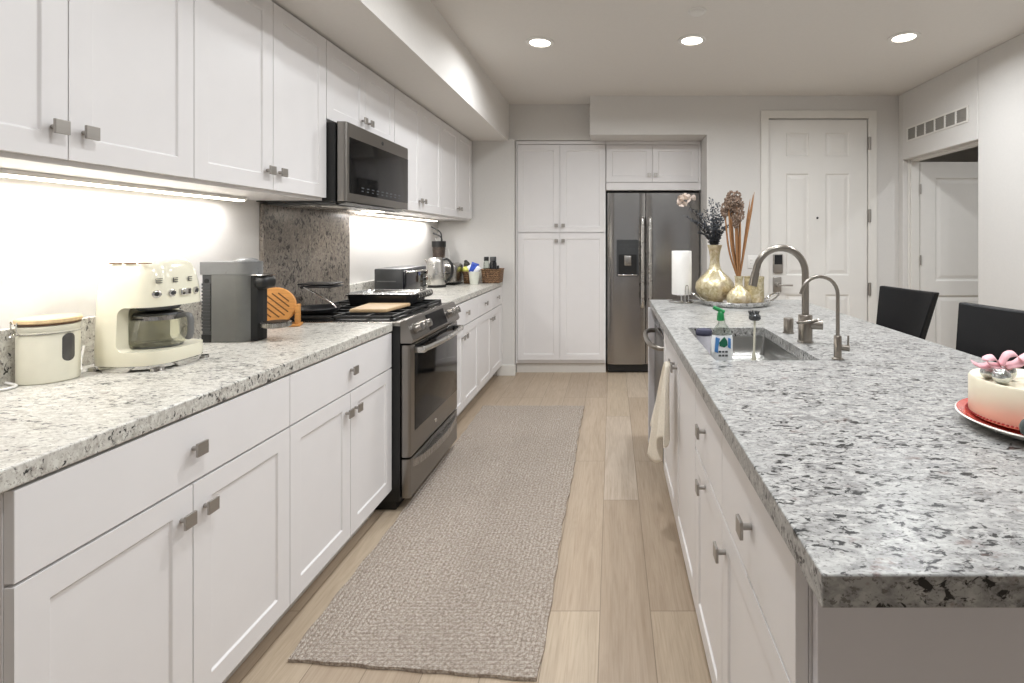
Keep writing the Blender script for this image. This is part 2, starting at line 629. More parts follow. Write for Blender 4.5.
def thing(name, label, cat, loc, group=None):
    o = bpy.data.objects.new(name, None)
    o.empty_display_size = 0.05
    COL.objects.link(o)
    o.location = loc
    return tag(o, label, cat, group)


def dup(root, loc, label=None, group=None, rz=None):
    r = root.copy()
    COL.objects.link(r)
    r.location = loc
    if label: r['label'] = label
    if group: r['group'] = group
    if rz is not None: r.rotation_euler = (0, 0, rz)
    for ch in list(root.children):
        c = ch.copy()
        COL.objects.link(c)
        c.parent = r
        for gch in ch.children:
            d = gch.copy()
            COL.objects.link(d)
            d.parent = c
    return r


def struct(name, bm, mat, **kw):
    o = obj(name, bm, mat, **kw)
    o['kind'] = 'structure'
    return o


def boolean(o, cutter_bm):
    me = bpy.data.meshes.new('cut')
    cutter_bm.to_mesh(me)
    cutter_bm.free()
    c = bpy.data.objects.new('cut', me)
    COL.objects.link(c)
    c.location = offset_of(o)
    md = o.modifiers.new('b', 'BOOLEAN')
    md.operation = 'DIFFERENCE'
    md.object = c
    md.solver = 'EXACT'
    me.transform(Matrix.Translation(-offset_of(o)))
    bpy.context.view_layer.update()
    dg = bpy.context.evaluated_depsgraph_get()
    new = bpy.data.meshes.new_from_object(o.evaluated_get(dg))
    o.modifiers.remove(md)
    old = o.data
    o.data = new
    bpy.data.meshes.remove(old)
    bpy.data.objects.remove(c)
    bpy.data.meshes.remove(me)


def panel_front(bm, O, U, V, N, w_, h_, t_, rects, rec=0.009, slope=0.004, raised=0.0):
    """A slab with recessed (optionally raised-field) panels. O lower-left of the FRONT face, N outward."""
    O, U, V, N = Vector(O), Vector(U), Vector(V), Vector(N)
    t = bmesh.new()

    def P(u, v, n):
        return t.verts.new(O + U * u + V * v + N * n)

    def quad(a, b):
        for i in range(4):
            j = (i + 1) % 4
            t.faces.new((a[i], a[j], b[j], b[i]))
    us = sorted({0, w_} | {r[0] for r in rects} | {r[1] for r in rects})
    vs = sorted({0, h_} | {r[2] for r in rects} | {r[3] for r in rects})
    grid = {(i, j): P(u, v, 0) for i, u in enumerate(us) for j, v in enumerate(vs)}
    for i in range(len(us) - 1):
        for j in range(len(vs) - 1):
            uc, vc = (us[i] + us[i + 1]) / 2, (vs[j] + vs[j + 1]) / 2
            lp = [grid[i, j], grid[i + 1, j], grid[i + 1, j + 1], grid[i, j + 1]]
            hit = [r for r in rects if r[0] < uc < r[1] and r[2] < vc < r[3]]
            if not hit:
                t.faces.new(lp)
                continue
            r = hit[0]

            def loop(ins, n):
                return [P(r[0] + ins, r[2] + ins, n), P(r[1] - ins, r[2] + ins, n), P(r[1] - ins, r[3] - ins, n), P(r[0] + ins, r[3] - ins, n)]
            cur = lp
            for ins, n in [(slope, -rec)] + ([(slope + 0.012, -rec), (slope + 0.038, -rec + raised)] if raised else []):
                nx = loop(ins, n)
                quad(cur, nx)
                cur = nx
            t.faces.new(cur)
    fr = [P(0, 0, 0), P(w_, 0, 0), P(w_, h_, 0), P(0, h_, 0)]
    bk = [P(0, 0, -t_), P(w_, 0, -t_), P(w_, h_, -t_), P(0, h_, -t_)]
    quad(bk, fr)
    t.faces.new(bk)
    bmesh.ops.remove_doubles(t, verts=t.verts[:], dist=1e-5)
    bmesh.ops.recalc_face_normals(t, faces=t.faces[:])
    merge(bm, t)


def knob(name, parent, P, N, s=0.034, label=None):
    """square plate knob on a short stem; P on the front face"""
    P, N = Vector(P), Vector(N)
    b = NB()
    cyl(b, P, P + N * 0.02, 0.006, 0.006, 12)
    A, B = N.cross(Vector((0, 0, 1))).normalized(), Vector((0, 0, 1))
    t = bmesh.new()
    v = []
    for n in (0.02, 0.027):
        for a, c in ((-1, -1), (1, -1), (1, 1), (-1, 1)):
            v.append(t.verts.new(P + N * n + A * (a * s / 2) + B * (c * s / 2)))
    for f in ((0, 1, 2, 3), (4, 5, 6, 7), (0, 1, 5, 4), (1, 2, 6, 5), (2, 3, 7, 6), (3, 0, 4, 7)):
        t.faces.new([v[i] for i in f])
    bmesh.ops.recalc_face_normals(t, faces=t.faces[:])
    merge(b, t)
    return obj(name, b, 'nickel', parent, bevel=0.0012)


Z = Vector((0, 0, 1))


def front(kind, parent, face, a0, a1, z0, z1, axis, sign, kn=None, mat='white', gap=0.0016, stile=0.058):
    """A door or drawer front. axis 'y': front spans Y at X=face with normal (sign,0,0); axis 'x': spans X at Y=face, normal (0,-1,0)."""
    a0, a1, z0, z1 = a0 + gap, a1 - gap, z0 + gap, z1 - gap
    w_, h_ = a1 - a0, z1 - z0
    if axis == 'y':
        N = Vector((sign, 0, 0))
        O, U = (Vector((face, a0, z0)), Vector((0, 1, 0))) if sign > 0 else (Vector((face, a1, z0)), Vector((0, -1, 0)))
    else:
        N = Vector((0, -1, 0))
        O, U = Vector((a0, face, z0)), Vector((1, 0, 0))
    b = NB()
    rects = [] if kind == 'drawer' else [(stile, w_ - stile, stile, h_ - stile)]
    panel_front(b, O, U, Z, N, w_, h_, 0.0195, rects, rec=0.006)
    o = obj('drawer_front' if kind == 'drawer' else 'door', b, mat, parent, bevel=0.0014)
    if kn:
        p = (face, kn[0], kn[1]) if axis == 'y' else (kn[0], face, kn[1])
        knob('knob', o, p, N)
    return o


# ------------------------------------------------------------------ the setting
WL, WB, WR, CEIL = -1.69, 4.70, 2.645, 2.645
PF = 5.0             # pantry / fridge front plane
REAR = -3.2
b = NB(); box(b, WL - 0.12, 4.7, REAR - 0.1, 6.3, -0.05, 0.0)
struct('floor', b, 'floor')
b = NB(); box(b, WL - 0.12, 4.7, REAR - 0.1, 6.3, CEIL, CEIL + 0.08)
struct('ceiling', b, 'ceiling')
b = NB(); box(b, WL - 0.12, WL, REAR, 5.8, 0, CEIL)
struct('wall_left', b, 'wall')
# soffit over the upper cabinets
b = NB(); box(b, WL, -1.01, REAR, PF, 2.272, CEIL)
struct('trim_1', b, 'ceiling')
# back wall with the appliance recess and the entry doorway
b = NB()
box(b, WL, -0.203, PF, PF + 0.12, 2.29, CEIL)
box(b, -0.203, 0.877, WB, PF + 0.12, 2.285, CEIL)
DX0, DX1, DZ = 1.441, 2.367, 2.437
box(b, 0.877, DX0, WB, WB + 0.14, 0, CEIL)
box(b, 0.877, 0.98, WB + 0.14, 5.75, 0, CEIL)
box(b, DX0, DX1, WB, WB + 0.14, DZ, CEIL)
box(b, DX1, WR + 0.12, WB, WB + 0.14, 0, CEIL)
box(b, WL, 0.98, 5.68, 5.8, 0, 2.4)
struct('wall_back', b, 'wall')
b = NB(); box(b, WL, -0.948, 4.93, 5.68, 0, 2.29)
struct('wall_side', b, 'wall')
# right wall with doorway
OY0, OY1, OZ = 3.68, 4.63, 2.04
b = NB()
box(b, WR, WR + 0.12, REAR, OY0, 0, CEIL)
box(b, WR, WR + 0.12, OY1, WB, 0, CEIL)
box(b, WR, WR + 0.12, OY0, OY1, OZ, CEIL)
struct('wall_right', b, 'wall', bevel=0.006)
# dim room beyond the doorway
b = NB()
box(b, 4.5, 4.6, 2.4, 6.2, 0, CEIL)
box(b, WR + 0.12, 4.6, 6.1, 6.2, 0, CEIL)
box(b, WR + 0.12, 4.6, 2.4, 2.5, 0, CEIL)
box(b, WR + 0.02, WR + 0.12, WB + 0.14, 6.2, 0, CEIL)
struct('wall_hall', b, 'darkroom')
# rear wall behind the camera, with an opening added for the fill light
b = NB()
box(b, WL, -1.35, REAR - 0.1, REAR, 0, CEIL)
box(b, 2.7, WR + 0.12, REAR - 0.1, REAR, 0, CEIL)
box(b, -1.35, 2.7, REAR - 0.1, REAR, 2.35, CEIL)
box(b, -1.35, 2.7, REAR - 0.1, REAR, 0, 0.12)
struct('wall_rear', b, 'wall')
b = NB()
for x in (-1.35, -0.02, 1.31, 2.64):
    box(b, x, x + 0.06, REAR - 0.09, REAR - 0.02, 0.12, 2.35)
box(b, -1.35, 2.7, REAR - 0.09, REAR - 0.02, 0.12, 0.18)
box(b, -1.35, 2.7, REAR - 0.09, REAR - 0.02, 2.29, 2.35)
struct('fill_opening_frame', b, 'trim')  # unseen frame, added around the fill light's opening

# trims and baseboards
b = NB()
for x0, x1 in ((1.372, DX0 + 0.004), (DX1 - 0.004, 2.44)):
    box(b, x0, x1, WB - 0.016, WB, 0, DZ + 0.07)
box(b, DX0, DX1, WB - 0.016, WB, DZ - 0.004, DZ + 0.07)
struct('trim_2', b, 'trim', bevel=0.004)
b = NB()
box(b, WR + 0.06, WR + 0.135, OY1 - 0.03, OY1 - 0.001, 0, OZ)      # far jamb
box(b, WR + 0.06, WR + 0.135, OY0 + 0.001, OY0 + 0.012, 0, OZ)
box(b, WR + 0.06, WR + 0.135, OY0, OY1, OZ - 0.016, OZ - 0.001)
box(b, WR + 0.045, WR + 0.06, OY1 - 0.012, OY1 - 0.001, 0, OZ)
struct('trim_3', b, 'trim', bevel=0.002)
b = NB()
box(b, 0.878, 1.37, WB - 0.013, WB, 0, 0.1)
box(b, 2.441, WR, WB - 0.013, WB, 0, 0.1)
struct('baseboard_back', b, 'trim', bevel=0.004)
b = NB()
box(b, WR - 0.013, WR, REAR, OY0, 0, 0.1)
box(b, WR - 0.013, WR, OY1, WB, 0, 0.1)
struct('baseboard_right', b, 'trim', bevel=0.004)
b = NB()
box(b, -1.115, -0.936, 4.917, 4.93, 0, 0.105)
struct('baseboard_side', b, 'trim', bevel=0.004)

# entry door: six raised panels
b = NB()
W_ = DX1 - DX0 - 0.012
pr = []
for u0, u1 in ((0.165, 0.375), (0.53, 0.75)):
    for v0, v1 in ((0.16, 0.80), (0.98, 1.92), (2.08, 2.30)):
        pr.append((u0, u1, v0, v1))
panel_front(b, (DX0 + 0.006, WB + 0.012, 0.006), (1, 0, 0), (0, 0, 1), (0, -1, 0), W_, DZ - 0.016, 0.045, pr, rec=0.009, slope=0.009, raised=0.006)
door = struct('door_1', b, 'door', bevel=0.0012)
b = NB(); cyl(b, (1.902, WB + 0.013, 1.516), (1.902, WB + 0.006, 1.516), 0.011, 0.009, 16)
obj('peephole', b, 'black', door)
b = NB(); rbox(b, 1.487, 1.578, WB - 0.012, WB + 0.012, 1.005, 1.185, 0.012)
kp = obj('keypad_lock', b, 'nickel', door, smooth=40)
b = NB(); rbox(b, 1.497, 1.568, WB - 0.016, WB - 0.011, 1.088, 1.176, 0.002)
obj('touch_screen', b, 'screen', kp)
b = NB()
rbox(b, 1.487, 1.565, WB - 0.002, WB + 0.012, 0.83, 0.972, 0.006)
cyl(b, (1.527, WB, 0.90), (1.527, WB - 0.055, 0.90), 0.026, 0.02, 20)
tube(b, smooth_path([(1.527, WB - 0.05, 0.90), (1.57, WB - 0.055, 0.90), (1.65, WB - 0.052, 0.898)], 5), 0.009, 10)
obj('lever_handle', b, 'nickel', door, smooth=40)
for z in (2.20, 1.535, 0.86):
    b = NB()
    cyl(b, (DX1 + 0.0035, WB - 0.02, z - 0.06), (DX1 + 0.0035, WB - 0.02, z + 0.06), 0.009, None, 12)
    box(b, DX1 - 0.014, DX1 + 0.018, WB - 0.0185, WB - 0.0165, z - 0.058, z + 0.058)
    obj('hinge', b, 'nickel', door, smooth=40)

# inner door swung open beyond the right wall
b = NB()
panel_front(b, (WR + 0.14, OY1 - 0.034, 0.012), (1, 0, 0), (0, 0, 1), (0, -1, 0), 0.80, 2.005, 0.035,
            [(0.135, 0.665, 0.17, 0.80), (0.135, 0.665, 0.93, 1.86)], rec=0.012, slope=0.012, raised=0.007)
door2 = struct('door_2', b, 'door', bevel=0.0012)
for z in (1.77, 1.13, 0.30):
    b = NB()
    cyl(b, (WR + 0.1365, OY1 - 0.043, z - 0.045), (WR + 0.1365, OY1 - 0.043, z + 0.045), 0.007, None, 10)
    obj('hinge', b, 'nickel', door2, smooth=40)
b = NB()
cyl(b, (WR + 0.88, OY1 - 0.034, 0.95), (WR + 0.88, OY1 - 0.09, 0.95), 0.025, 0.018, 16)
tube(b, [(WR + 0.88, OY1 - 0.085, 0.95), (WR + 0.77, OY1 - 0.085, 0.95)], 0.009)
obj('lever_handle', b, 'nickel', door2, smooth=40)

# ------------------------------------------------------------------ ceiling fittings
lamp0 = thing('downlight', 'leftmost of the three glowing recessed ceiling downlights, nearest the soffit', 'ceiling light', (-0.485, 3.427, CEIL))
b = NB()
lathe(b, [(0.068, -0.001), (0.095, -0.001), (0.092, -0.007), (0.072, -0.010), (0.068, -0.006), (0.068, -0.001)], -0.485, 3.427, CEIL, 40)
obj('trim_ring', b, 'white_plastic', lamp0, smooth=40)
b = NB()
lathe(b, [(0, -0.005), (0.068, -0.005), (0.068, -0.003), (0, -0.003)], -0.485, 3.427, CEIL, 40)
obj('lens', b, 'lens', lamp0)
area('lamp_light', (0, 0, -0.012), (0, 0, 0), 0.13, 0.13, LAMP_POWER, LAMP_COLOR, 'DISK', math.radians(165), lamp0)
dup(lamp0, (0.533, 3.39, CEIL), 'middle one of the three glowing recessed ceiling downlights, above the fridge front')
dup(lamp0, (1.916, 3.34, CEIL), 'rightmost of the three glowing recessed ceiling downlights, towards the entry door')
for x, y in ((-0.2, 2.15), (0.75, 2.1), (1.95, 2.05), (-0.2, 0.7), (0.95, 0.6), (3.45, 3.1)):  # unseen lamps added to light the room; the last brightens the inner door
    dup(lamp0, (x, y, CEIL), 'added ceiling downlight out of view', 'downlights added out of view')
sd = thing('smoke_detector', 'small white round detector on the ceiling before the middle downlight', 'detector', (0.494, 2.96, CEIL))
b = NB(); lathe(b, [(0, -0.022), (0.03, -0.022), (0.04, -0.015), (0.044, -0.001), (0, -0.001)], 0.494, 2.96, CEIL, 32)
obj('housing', b, 'white_plastic', sd, smooth=40)
b = NB(); lathe(b, [(0.044, -0.001), (0.055, -0.001), (0.053, -0.006), (0.044, -0.007)], 0.494, 2.96, CEIL, 32)
obj('mounting_ring', b, 'white_plastic', sd, smooth=40)

# wall vent of six louvred squares
vt = thing('wall_vent', 'white louvred air vent of six squares above the inner doorway', 'vent', (WR, 4.16, 2.205))
VY0, VY1, VZ0, VZ1 = 3.77, 4.56, 2.19, 2.315
b = NB()
n = 6
pw = (VY1 - VY0 - 0.02) / n
box(b, WR - 0.008, WR, VY0, VY1, VZ0, VZ0 + 0.014)
box(b, WR - 0.008, WR, VY0, VY1, VZ1 - 0.014, VZ1)
for i in range(n + 1):
    y = VY0 + i * pw
    box(b, WR - 0.008, WR, y, y + 0.02, VZ0 + 0.014, VZ1 - 0.014)
obj('grille_frame', b, 'trim', vt, bevel=0.002)
b = NB(); box(b, WR - 0.002, WR - 0.0005, VY0 + 0.01, VY1 - 0.01, VZ0 + 0.01, VZ1 - 0.01)
obj('backing', b, 'vent_shade', vt)
for i in range(n):
    b = NB()
    y = VY0 + i * pw
    for k in range(7):
        z = VZ0 + 0.02 + k * 0.0135
        prism(b, [(WR - 0.007, z), (WR - 0.0055, z), (WR - 0.002, z + 0.009), (WR - 0.0035, z + 0.009)], 'y', y + 0.02, y + pw)
    obj('louvre', b, 'vent_shade', vt)

# outlet plate by the entry door
ot = thing('outlet_plate', 'white two-gang socket plate on the back wall left of the entry door', 'socket', (1.312, WB, 1.11))
b = NB(); rbox(b, 1.252, 1.372 - 0.004, WB - 0.007, WB - 0.0005, 1.05, 1.17, 0.003)
obj('plate', b, 'white_plastic', ot, smooth=40)
for x in (1.284, 1.335):
    b = NB(); rbox(b, x - 0.017, x + 0.017, WB - 0.0095, WB - 0.006, 1.077, 1.143, 0.001)
    r = obj('receptacle', b, 'white_plastic', ot)
    for z in (1.094, 1.126):
        for sx in (-0.006, 0.006):
            b = NB(); box(b, x + sx - 0.001, x + sx + 0.001, WB - 0.0100, WB - 0.0092, z - 0.005, z + 0.005)
            obj('slot', b, 'rubber', r)

# ------------------------------------------------------------------ left run of base cabinets
XB = -1.06


def base_cab(label, y0, y1, gap, drawers, knobs_d, end=None, group=None):
    c = thing('base_cabinet', label, 'cabinet', (-1.36, (y0 + y1) / 2, 0), group)
    b = NB()
    box(b, WL + 0.003, XB - 0.02, y0 + 0.0005, y1 - 0.0005, 0.098, 0.872)
    obj('carcass', b, 'white', c)
    b = NB()
    box(b, WL + 0.05, XB - 0.085, y0 + 0.001, y1 - 0.001, 0.001, 0.0975)
    obj('toe_kick', b, 'toe', c)
    for (a0, a1), kd in zip(drawers, knobs_d):
        front('drawer', c, XB, a0, a1, 0.699, 0.868, 'y', 1, (kd, 0.785))
    front('door', c, XB, y0, gap, 0.108, 0.696, 'y', 1, (gap - 0.036, 0.622))
    front('door', c, XB, gap, y1, 0.108, 0.696, 'y', 1, (gap + 0.036, 0.622))
    return c


G = [0.901, 1.288, 1.6756, 2.063, 2.450]
base_cab('white shaker base cabinet nearest on the left, below the canister and coffee maker', G[0], G[2], G[1], [(G[0], G[2])], [1.288])
base_cab('white shaker base cabinet on the left just before the oven range', G[2], G[4], G[3], [(G[2], G[4])], [2.063])
base_cab('white shaker base cabinet just past the oven range', 3.213, 4.05, 3.63, [(3.213, 4.05)], [3.70])
fc = base_cab('white shaker base cabinet at the far end of the left run, below the baskets', 4.05, 4.895, 4.47, [(4.05, 4.47), (4.47, 4.895)], [4.25, 4.69])
b = NB(); box(b, XB - 0.02, XB - 0.004, 4.896, 4.928, 0.11, 0.872)
obj('filler_strip', b, 'white', fc)

# worktops


def slab(name, label, x0, x1, y0, y1, mat, z0=0.8735, z1=0.914, cat='worktop'):
    b = NB(); box(b, x0, x1, y0, y1, z0, z1)
    o = obj(name, b, mat, None, bevel=0.004, bseg=3, origin=((x0 + x1) / 2, (y0 + y1) / 2, z0))
    return tag(o, label, cat)


slab('worktop', 'speckled granite worktop on the near left base cabinets', WL + 0.022, -1.055, 0.80, 2.448, 'granite')
slab('worktop', 'speckled granite worktop past the range, carrying kettle and baskets', WL + 0.022, -1.055, 3.213, 4.905, 'granite')
slab('backsplash_strip', 'low granite upstand along the wall behind the canister and coffee maker', WL + 0.001, WL + 0.021, 0.80, 2.434, 'granite', 0.8735, 1.066, 'backsplash')
slab('backsplash_strip', 'low granite upstand along the wall behind the toaster oven and kettle', WL + 0.001, WL + 0.021, 3.242, 4.925, 'granite', 0.8735, 1.03, 'backsplash')
slab('backsplash_strip', 'short granite upstand on the end wall behind the large wicker basket', WL + 0.023, -1.06, 4.907, 4.927, 'granite', 0.8735, 1.03, 'backsplash')
slab('splash_panel', 'tall grey granite splash panel on the wall behind the range', WL + 0.001, WL + 0.022, 2.436, 3.24, 'granite_s', 0.9145, 1.487, 'backsplash')

# ------------------------------------------------------------------ upper cabinets
XU = -1.35


def upper_cab(label, y0, y1, gap, z0=1.51, z1=2.262, kz=None):
    c = thing('wall_cabinet', label, 'cabinet', (-1.52, (y0 + y1) / 2, z0))
    b = NB()
    box(b, WL + 0.002, XU - 0.021, y0 + 0.0005, y1 - 0.0005, z0 - 0.012, z1 + 0.006)
    obj('carcass', b, 'white', c)
    kz = kz or z0 + 0.075
    front('door', c, XU, y0, gap, z0, z1, 'y', 1, (gap - 0.036, kz))
    front('door', c, XU, gap, y1, z0, z1, 'y', 1, (gap + 0.036, kz))
    return c


upper_cab('white wall cabinet nearest the camera, above the canister', 0.884, 1.644, 1.264)
upper_cab('white wall cabinet above the capsule machine, left of the microwave', 1.644, 2.406, 2.028)
upper_cab('short white wall cabinet directly above the microwave', 2.408, 3.160, 2.784, 1.886, 2.262, 1.955)
upper_cab('white wall cabinet just past the microwave', 3.162, 4.03, 3.597)
upper_cab('white wall cabinet at the far end of the wall, above the baskets', 4.03, 4.905, 4.468)


def led_strip(label, y0, y1, power):
    t = thing('light_strip', label, 'light strip', (-1.60, (y0 + y1) / 2, 1.497))
    b = NB(); box(b, -1.625, -1.575, y0, y1, 1.484, 1.4975)
    obj('housing', b, 'white_plastic', t, bevel=0.002)
    b = NB(); rbox(b, -1.618, -1.582, y0 + 0.006, y1 - 0.006, 1.479, 1.4838, 0.002, 2)
    obj('diffuser', b, 'led', t)
    area('strip_light', (0, 0, -0.022), (0, 0, 0), 0.03, y1 - y0 - 0.02, power, (0.97, 0.98, 1.0), 'RECTANGLE', PI, t)


led_strip('glowing light strip under the near wall cabinets above the coffee maker', 0.9, 2.20, STRIP_POWER)
led_strip('glowing light strip under the far wall cabinets above the kettle', 3.2, 4.62, STRIP_POWER * 1.0)

# ------------------------------------------------------------------ microwave
mw = thing('microwave', 'stainless over-range microwave with black glass door', 'microwave', (-1.5, 2.784, 1.49))
b = NB(); box(b, WL + 0.002, -1.312, 2.412, 3.158, 1.493, 1.872)
obj('body', b, 'black', mw, bevel=0.003)
b = NB()
MY0, MY1, MX = 2.416, 3.156, -1.262
prism(b, rrect(-1.311, MX, MY0, MY1, 0.012, 4), 'z', 1.497, 1.876)
dr = obj('door', b, 'steeldk', mw, smooth=40)
b = NB(); rbox(b, MX - 0.004, MX + 0.0025, MY0 + 0.03, MY1 - 0.012, 1.538, 1.808, 0.002)
win = obj('glass_window', b, 'blackgloss', dr, smooth=40)
for k in range(2):
    for q in range(9):
        b = NB(); y = 2.56 + q * 0.055
        box(b, MX + 0.0026, MX + 0.0031, y, y + 0.02 + 0.006 * ((q * 3 + k) % 3), 1.556 + k * 0.016, 1.560 + k * 0.016)
        obj('control_mark', b, 'print_grey', win)
b = NB(); lathe(b, [(0, 0), (0.011, 0), (0.011, 0.002), (0, 0.002)], 0, 0, 0, 20, Matrix.Translation((MX, 2.80, 1.842)) @ Matrix.Rotation(PI / 2, 4, 'Y'))
obj('badge', b, 'charcoal', dr)
b = NB()
box(b, WL + 0.03, -1.33, 2.45, 3.12, 1.481, 1.4925)
prism(b, [(-1.31, 1.4925), (-1.27, 1.4925), (-1.31, 1.482)], 'y', 2.44, 3.13)
obj('underside', b, 'charcoal', mw)
for y in (2.58, 2.98):
    b = NB(); rbox(b, -1.44, -1.36, y - 0.06, y + 0.06, 1.4775, 1.4812, 0.001)
    obj('hood_lamp', b, 'mwlamp' if y > 2.7 else 'white_plastic', mw)
for y0 in (2.52, 2.82):
    b = NB(); box(b, -1.62, -1.47, y0, y0 + 0.24, 1.4775, 1.4812)
    obj('grease_filter', b, 'steel', mw)
area('hood_light', (-1.40 + 1.5, 2.98 - 2.784, -0.018), (0, 0, 0), 0.07, 0.11, 0.9, (1, 0.93, 0.82), 'RECTANGLE', PI, mw)

# ------------------------------------------------------------------ gas range
rg = thing('gas_range', 'stainless slide-in gas range with dark oven window and knobs', 'range', (-1.3, 2.784, 0))
RY0, RY1 = 2.409, 3.158
b = NB()
box(b, WL + 0.046, -1.002, RY0, RY1, 0.05, 0.895)
box(b, WL + 0.06, -1.03, RY0 + 0.02, RY1 - 0.02, 0.0, 0.05)
obj('body', b, 'black', rg, bevel=0.002)
b = NB()
box(b, WL + 0.046, -1.0, RY0 - 0.001, RY1 + 0.001, 0.8955, 0.917)
obj('cooktop_rim', b, 'steel', rg, bevel=0.003)
b = NB(); rbox(b, WL + 0.05, -1.045, RY0 + 0.02, RY1 - 0.02, 0.9172, 0.9215, 0.002)
ct = obj('cooktop', b, 'black', rg)
for x in (-1.5, -1.2):
    for y in (2.57, 3.0):
        b = NB()
        lathe(b, [(0, 0.016), (0.03, 0.016), (0.036, 0.012), (0.036, 0.006), (0.046, 0.005), (0.048, 0.0), (0, 0)], x, y, 0.9217, 24)
        obj('burner', b, 'iron', ct, smooth=40)
b = NB(); lathe(b, [(0, 0.016), (0.045, 0.016), (0.052, 0.008), (0.052, 0), (0, 0)], 0, 0, 0, 24, Matrix.Translation((-1.35, 2.785, 0.9217)) @ Matrix.Scale(1.7, 4, (1, 0, 0)))
obj('burner', b, 'iron', ct, smooth=40)
for k in range(3):
    y0 = RY0 + 0.028 + k * 0.233
    y1 = y0 + 0.227
    b = NB()
    r = 0.0065
    zt = 0.942
    x0, x1 = WL + 0.065, -1.055
    for (p, q) in (((x0, y0), (x1, y0)), ((x0, y1), (x1, y1)), ((x0, y0), (x0, y1)), ((x1, y0), (x1, y1)), (((x0 + x1) / 2, y0), ((x0 + x1) / 2, y1)), ((x0, (y0 + y1) / 2), (x1, (y0 + y1) / 2))):
        box(b, min(p[0], q[0]) - r, max(p[0], q[0]) + r, min(p[1], q[1]) - r, max(p[1], q[1]) + r, zt - 0.013, zt)
    for x in (x0 + 0.13, x1 - 0.13):
        box(b, x - r, x + r, y0, y1, zt - 0.013, zt)
    for x in (x0, x1, (x0 + x1) / 2):
        for y in (y0, y1):
            box(b, x - 0.008, x + 0.008, y - 0.008, y + 0.008, 0.9217, zt - 0.012)
    obj('grate', b, 'iron', rg, bevel=0.002)
# slanted control panel
b = NB()
prof = [(-1.0015, 0.908), (-0.985, 0.926), (-0.972, 0.922), (-0.938, 0.826), (-0.945, 0.812), (-1.0015, 0.812)]
prism(b, prof, 'y', RY0, RY1)
cp = obj('control_panel', b, 'steeldk', rg, bevel=0.002)
pa, pb = Vector((-0.972, 0, 0.922)), Vector((-0.938, 0, 0.826))
pd = (pb - pa).normalized()
pn = Vector((-pd.z, 0, pd.x)) * -1
if pn.x < 0: pn = -pn


def on_panel(s, y, n=0.0):
    p = pa + (pb - pa) * s + pn * n
    return Vector((p.x, y, p.z))


def panel_quad(bm, s0, s1, y0, y1, n0, n1):
    t = bmesh.new()
    v = [t.verts.new(on_panel(s, y, n)) for n in (n0, n1) for s, y in ((s0, y0), (s1, y0), (s1, y1), (s0, y1))]
    for f in ((0, 1, 2, 3), (4, 5, 6, 7), (0, 1, 5, 4), (1, 2, 6, 5), (2, 3, 7, 6), (3, 0, 4, 7)):
        t.faces.new([v[i] for i in f])
    bmesh.ops.recalc_face_normals(t, faces=t.faces[:])
    merge(bm, t)


b = NB(); panel_quad(b, 0.08, 0.92, 2.645, 2.925, 0.0002, 0.002)
obj('display', b, plain('display_black', '#0c0c0d', 0.35, spec=0.12), cp)
for y in (2.475, 2.535, 2.60, 2.97, 3.035, 3.095):
    c0 = on_panel(0.5, y, 0.0)
    b = NB()
    cyl(b, c0, c0 + pn * 0.008, 0.029, 0.028, 24)
    cyl(b, c0 + pn * 0.008, c0 + pn * 0.036, 0.022, 0.020, 24)
    t = pn.cross(Vector((0, 1, 0)))
    k = obj('knob', b, 'steel', cp, smooth=35)
    b = NB()
    tube(b, [c0 + pn * 0.0365 - t * 0.018, c0 + pn * 0.0365 + t * 0.018], 0.004, 8)
    obj('grip', b, 'steel', k, smooth=40)
# oven door
b = NB()
prism(b, rrect(-1.0, -0.953, RY0, RY1, 0.012, 4), 'z', 0.262, 0.803)
od = obj('oven_door', b, 'steeldk', rg, smooth=40)
b = NB(); rbox(b, -0.958, -0.951, RY0 + 0.055, RY1 - 0.012, 0.372, 0.796, 0.002)
obj('oven_window', b, 'blackgloss', od, smooth=40)
b = NB(); lathe(b, [(0, 0), (0.012, 0), (0.012, 0.002), (0, 0.002)], 0, 0, 0, 20, Matrix.Translation((-0.953, 2.76, 0.318)) @ Matrix.Rotation(PI / 2, 4, 'Y'))
obj('badge', b, 'chrome', od)
b = NB()
hp = smooth_path([(-0.912, RY0 + 0.045, 0.772), (-0.895, 2.60, 0.772), (-0.888, 2.784, 0.772), (-0.895, 2.96, 0.772), (-0.912, RY1 - 0.045, 0.772)], 6)
tube(b, hp, 0.0135, 12, True, 1.0)
for y in (RY0 + 0.06, RY1 - 0.06):
    rbox(b, -0.952, -0.9, y - 0.016, y + 0.016, 0.757, 0.787, 0.004)
obj('oven_handle', b, 'bright', od, smooth=40)
# warming drawer
b = NB()
prism(b, rrect(-1.0, -0.953, RY0, RY1, 0.012, 4), 'z', 0.066, 0.252)
dw = obj('bottom_drawer', b, 'steeldk', rg, smooth=40)
b = NB()
arc = [(-0.953 + 0.045 * math.sin(PI * k / 14) ** 0.6, RY0 + 0.04 + (RY1 - RY0 - 0.08) * k / 14) for k in range(15)]
prism(b, [(-0.955, RY1 - 0.04)] + [(-0.955, RY0 + 0.04)] + arc, 'z', 0.2, 0.236)
obj('drawer_handle', b, 'steel', dw, smooth=40)

rg.location = (-1.32, 2.830, 0)

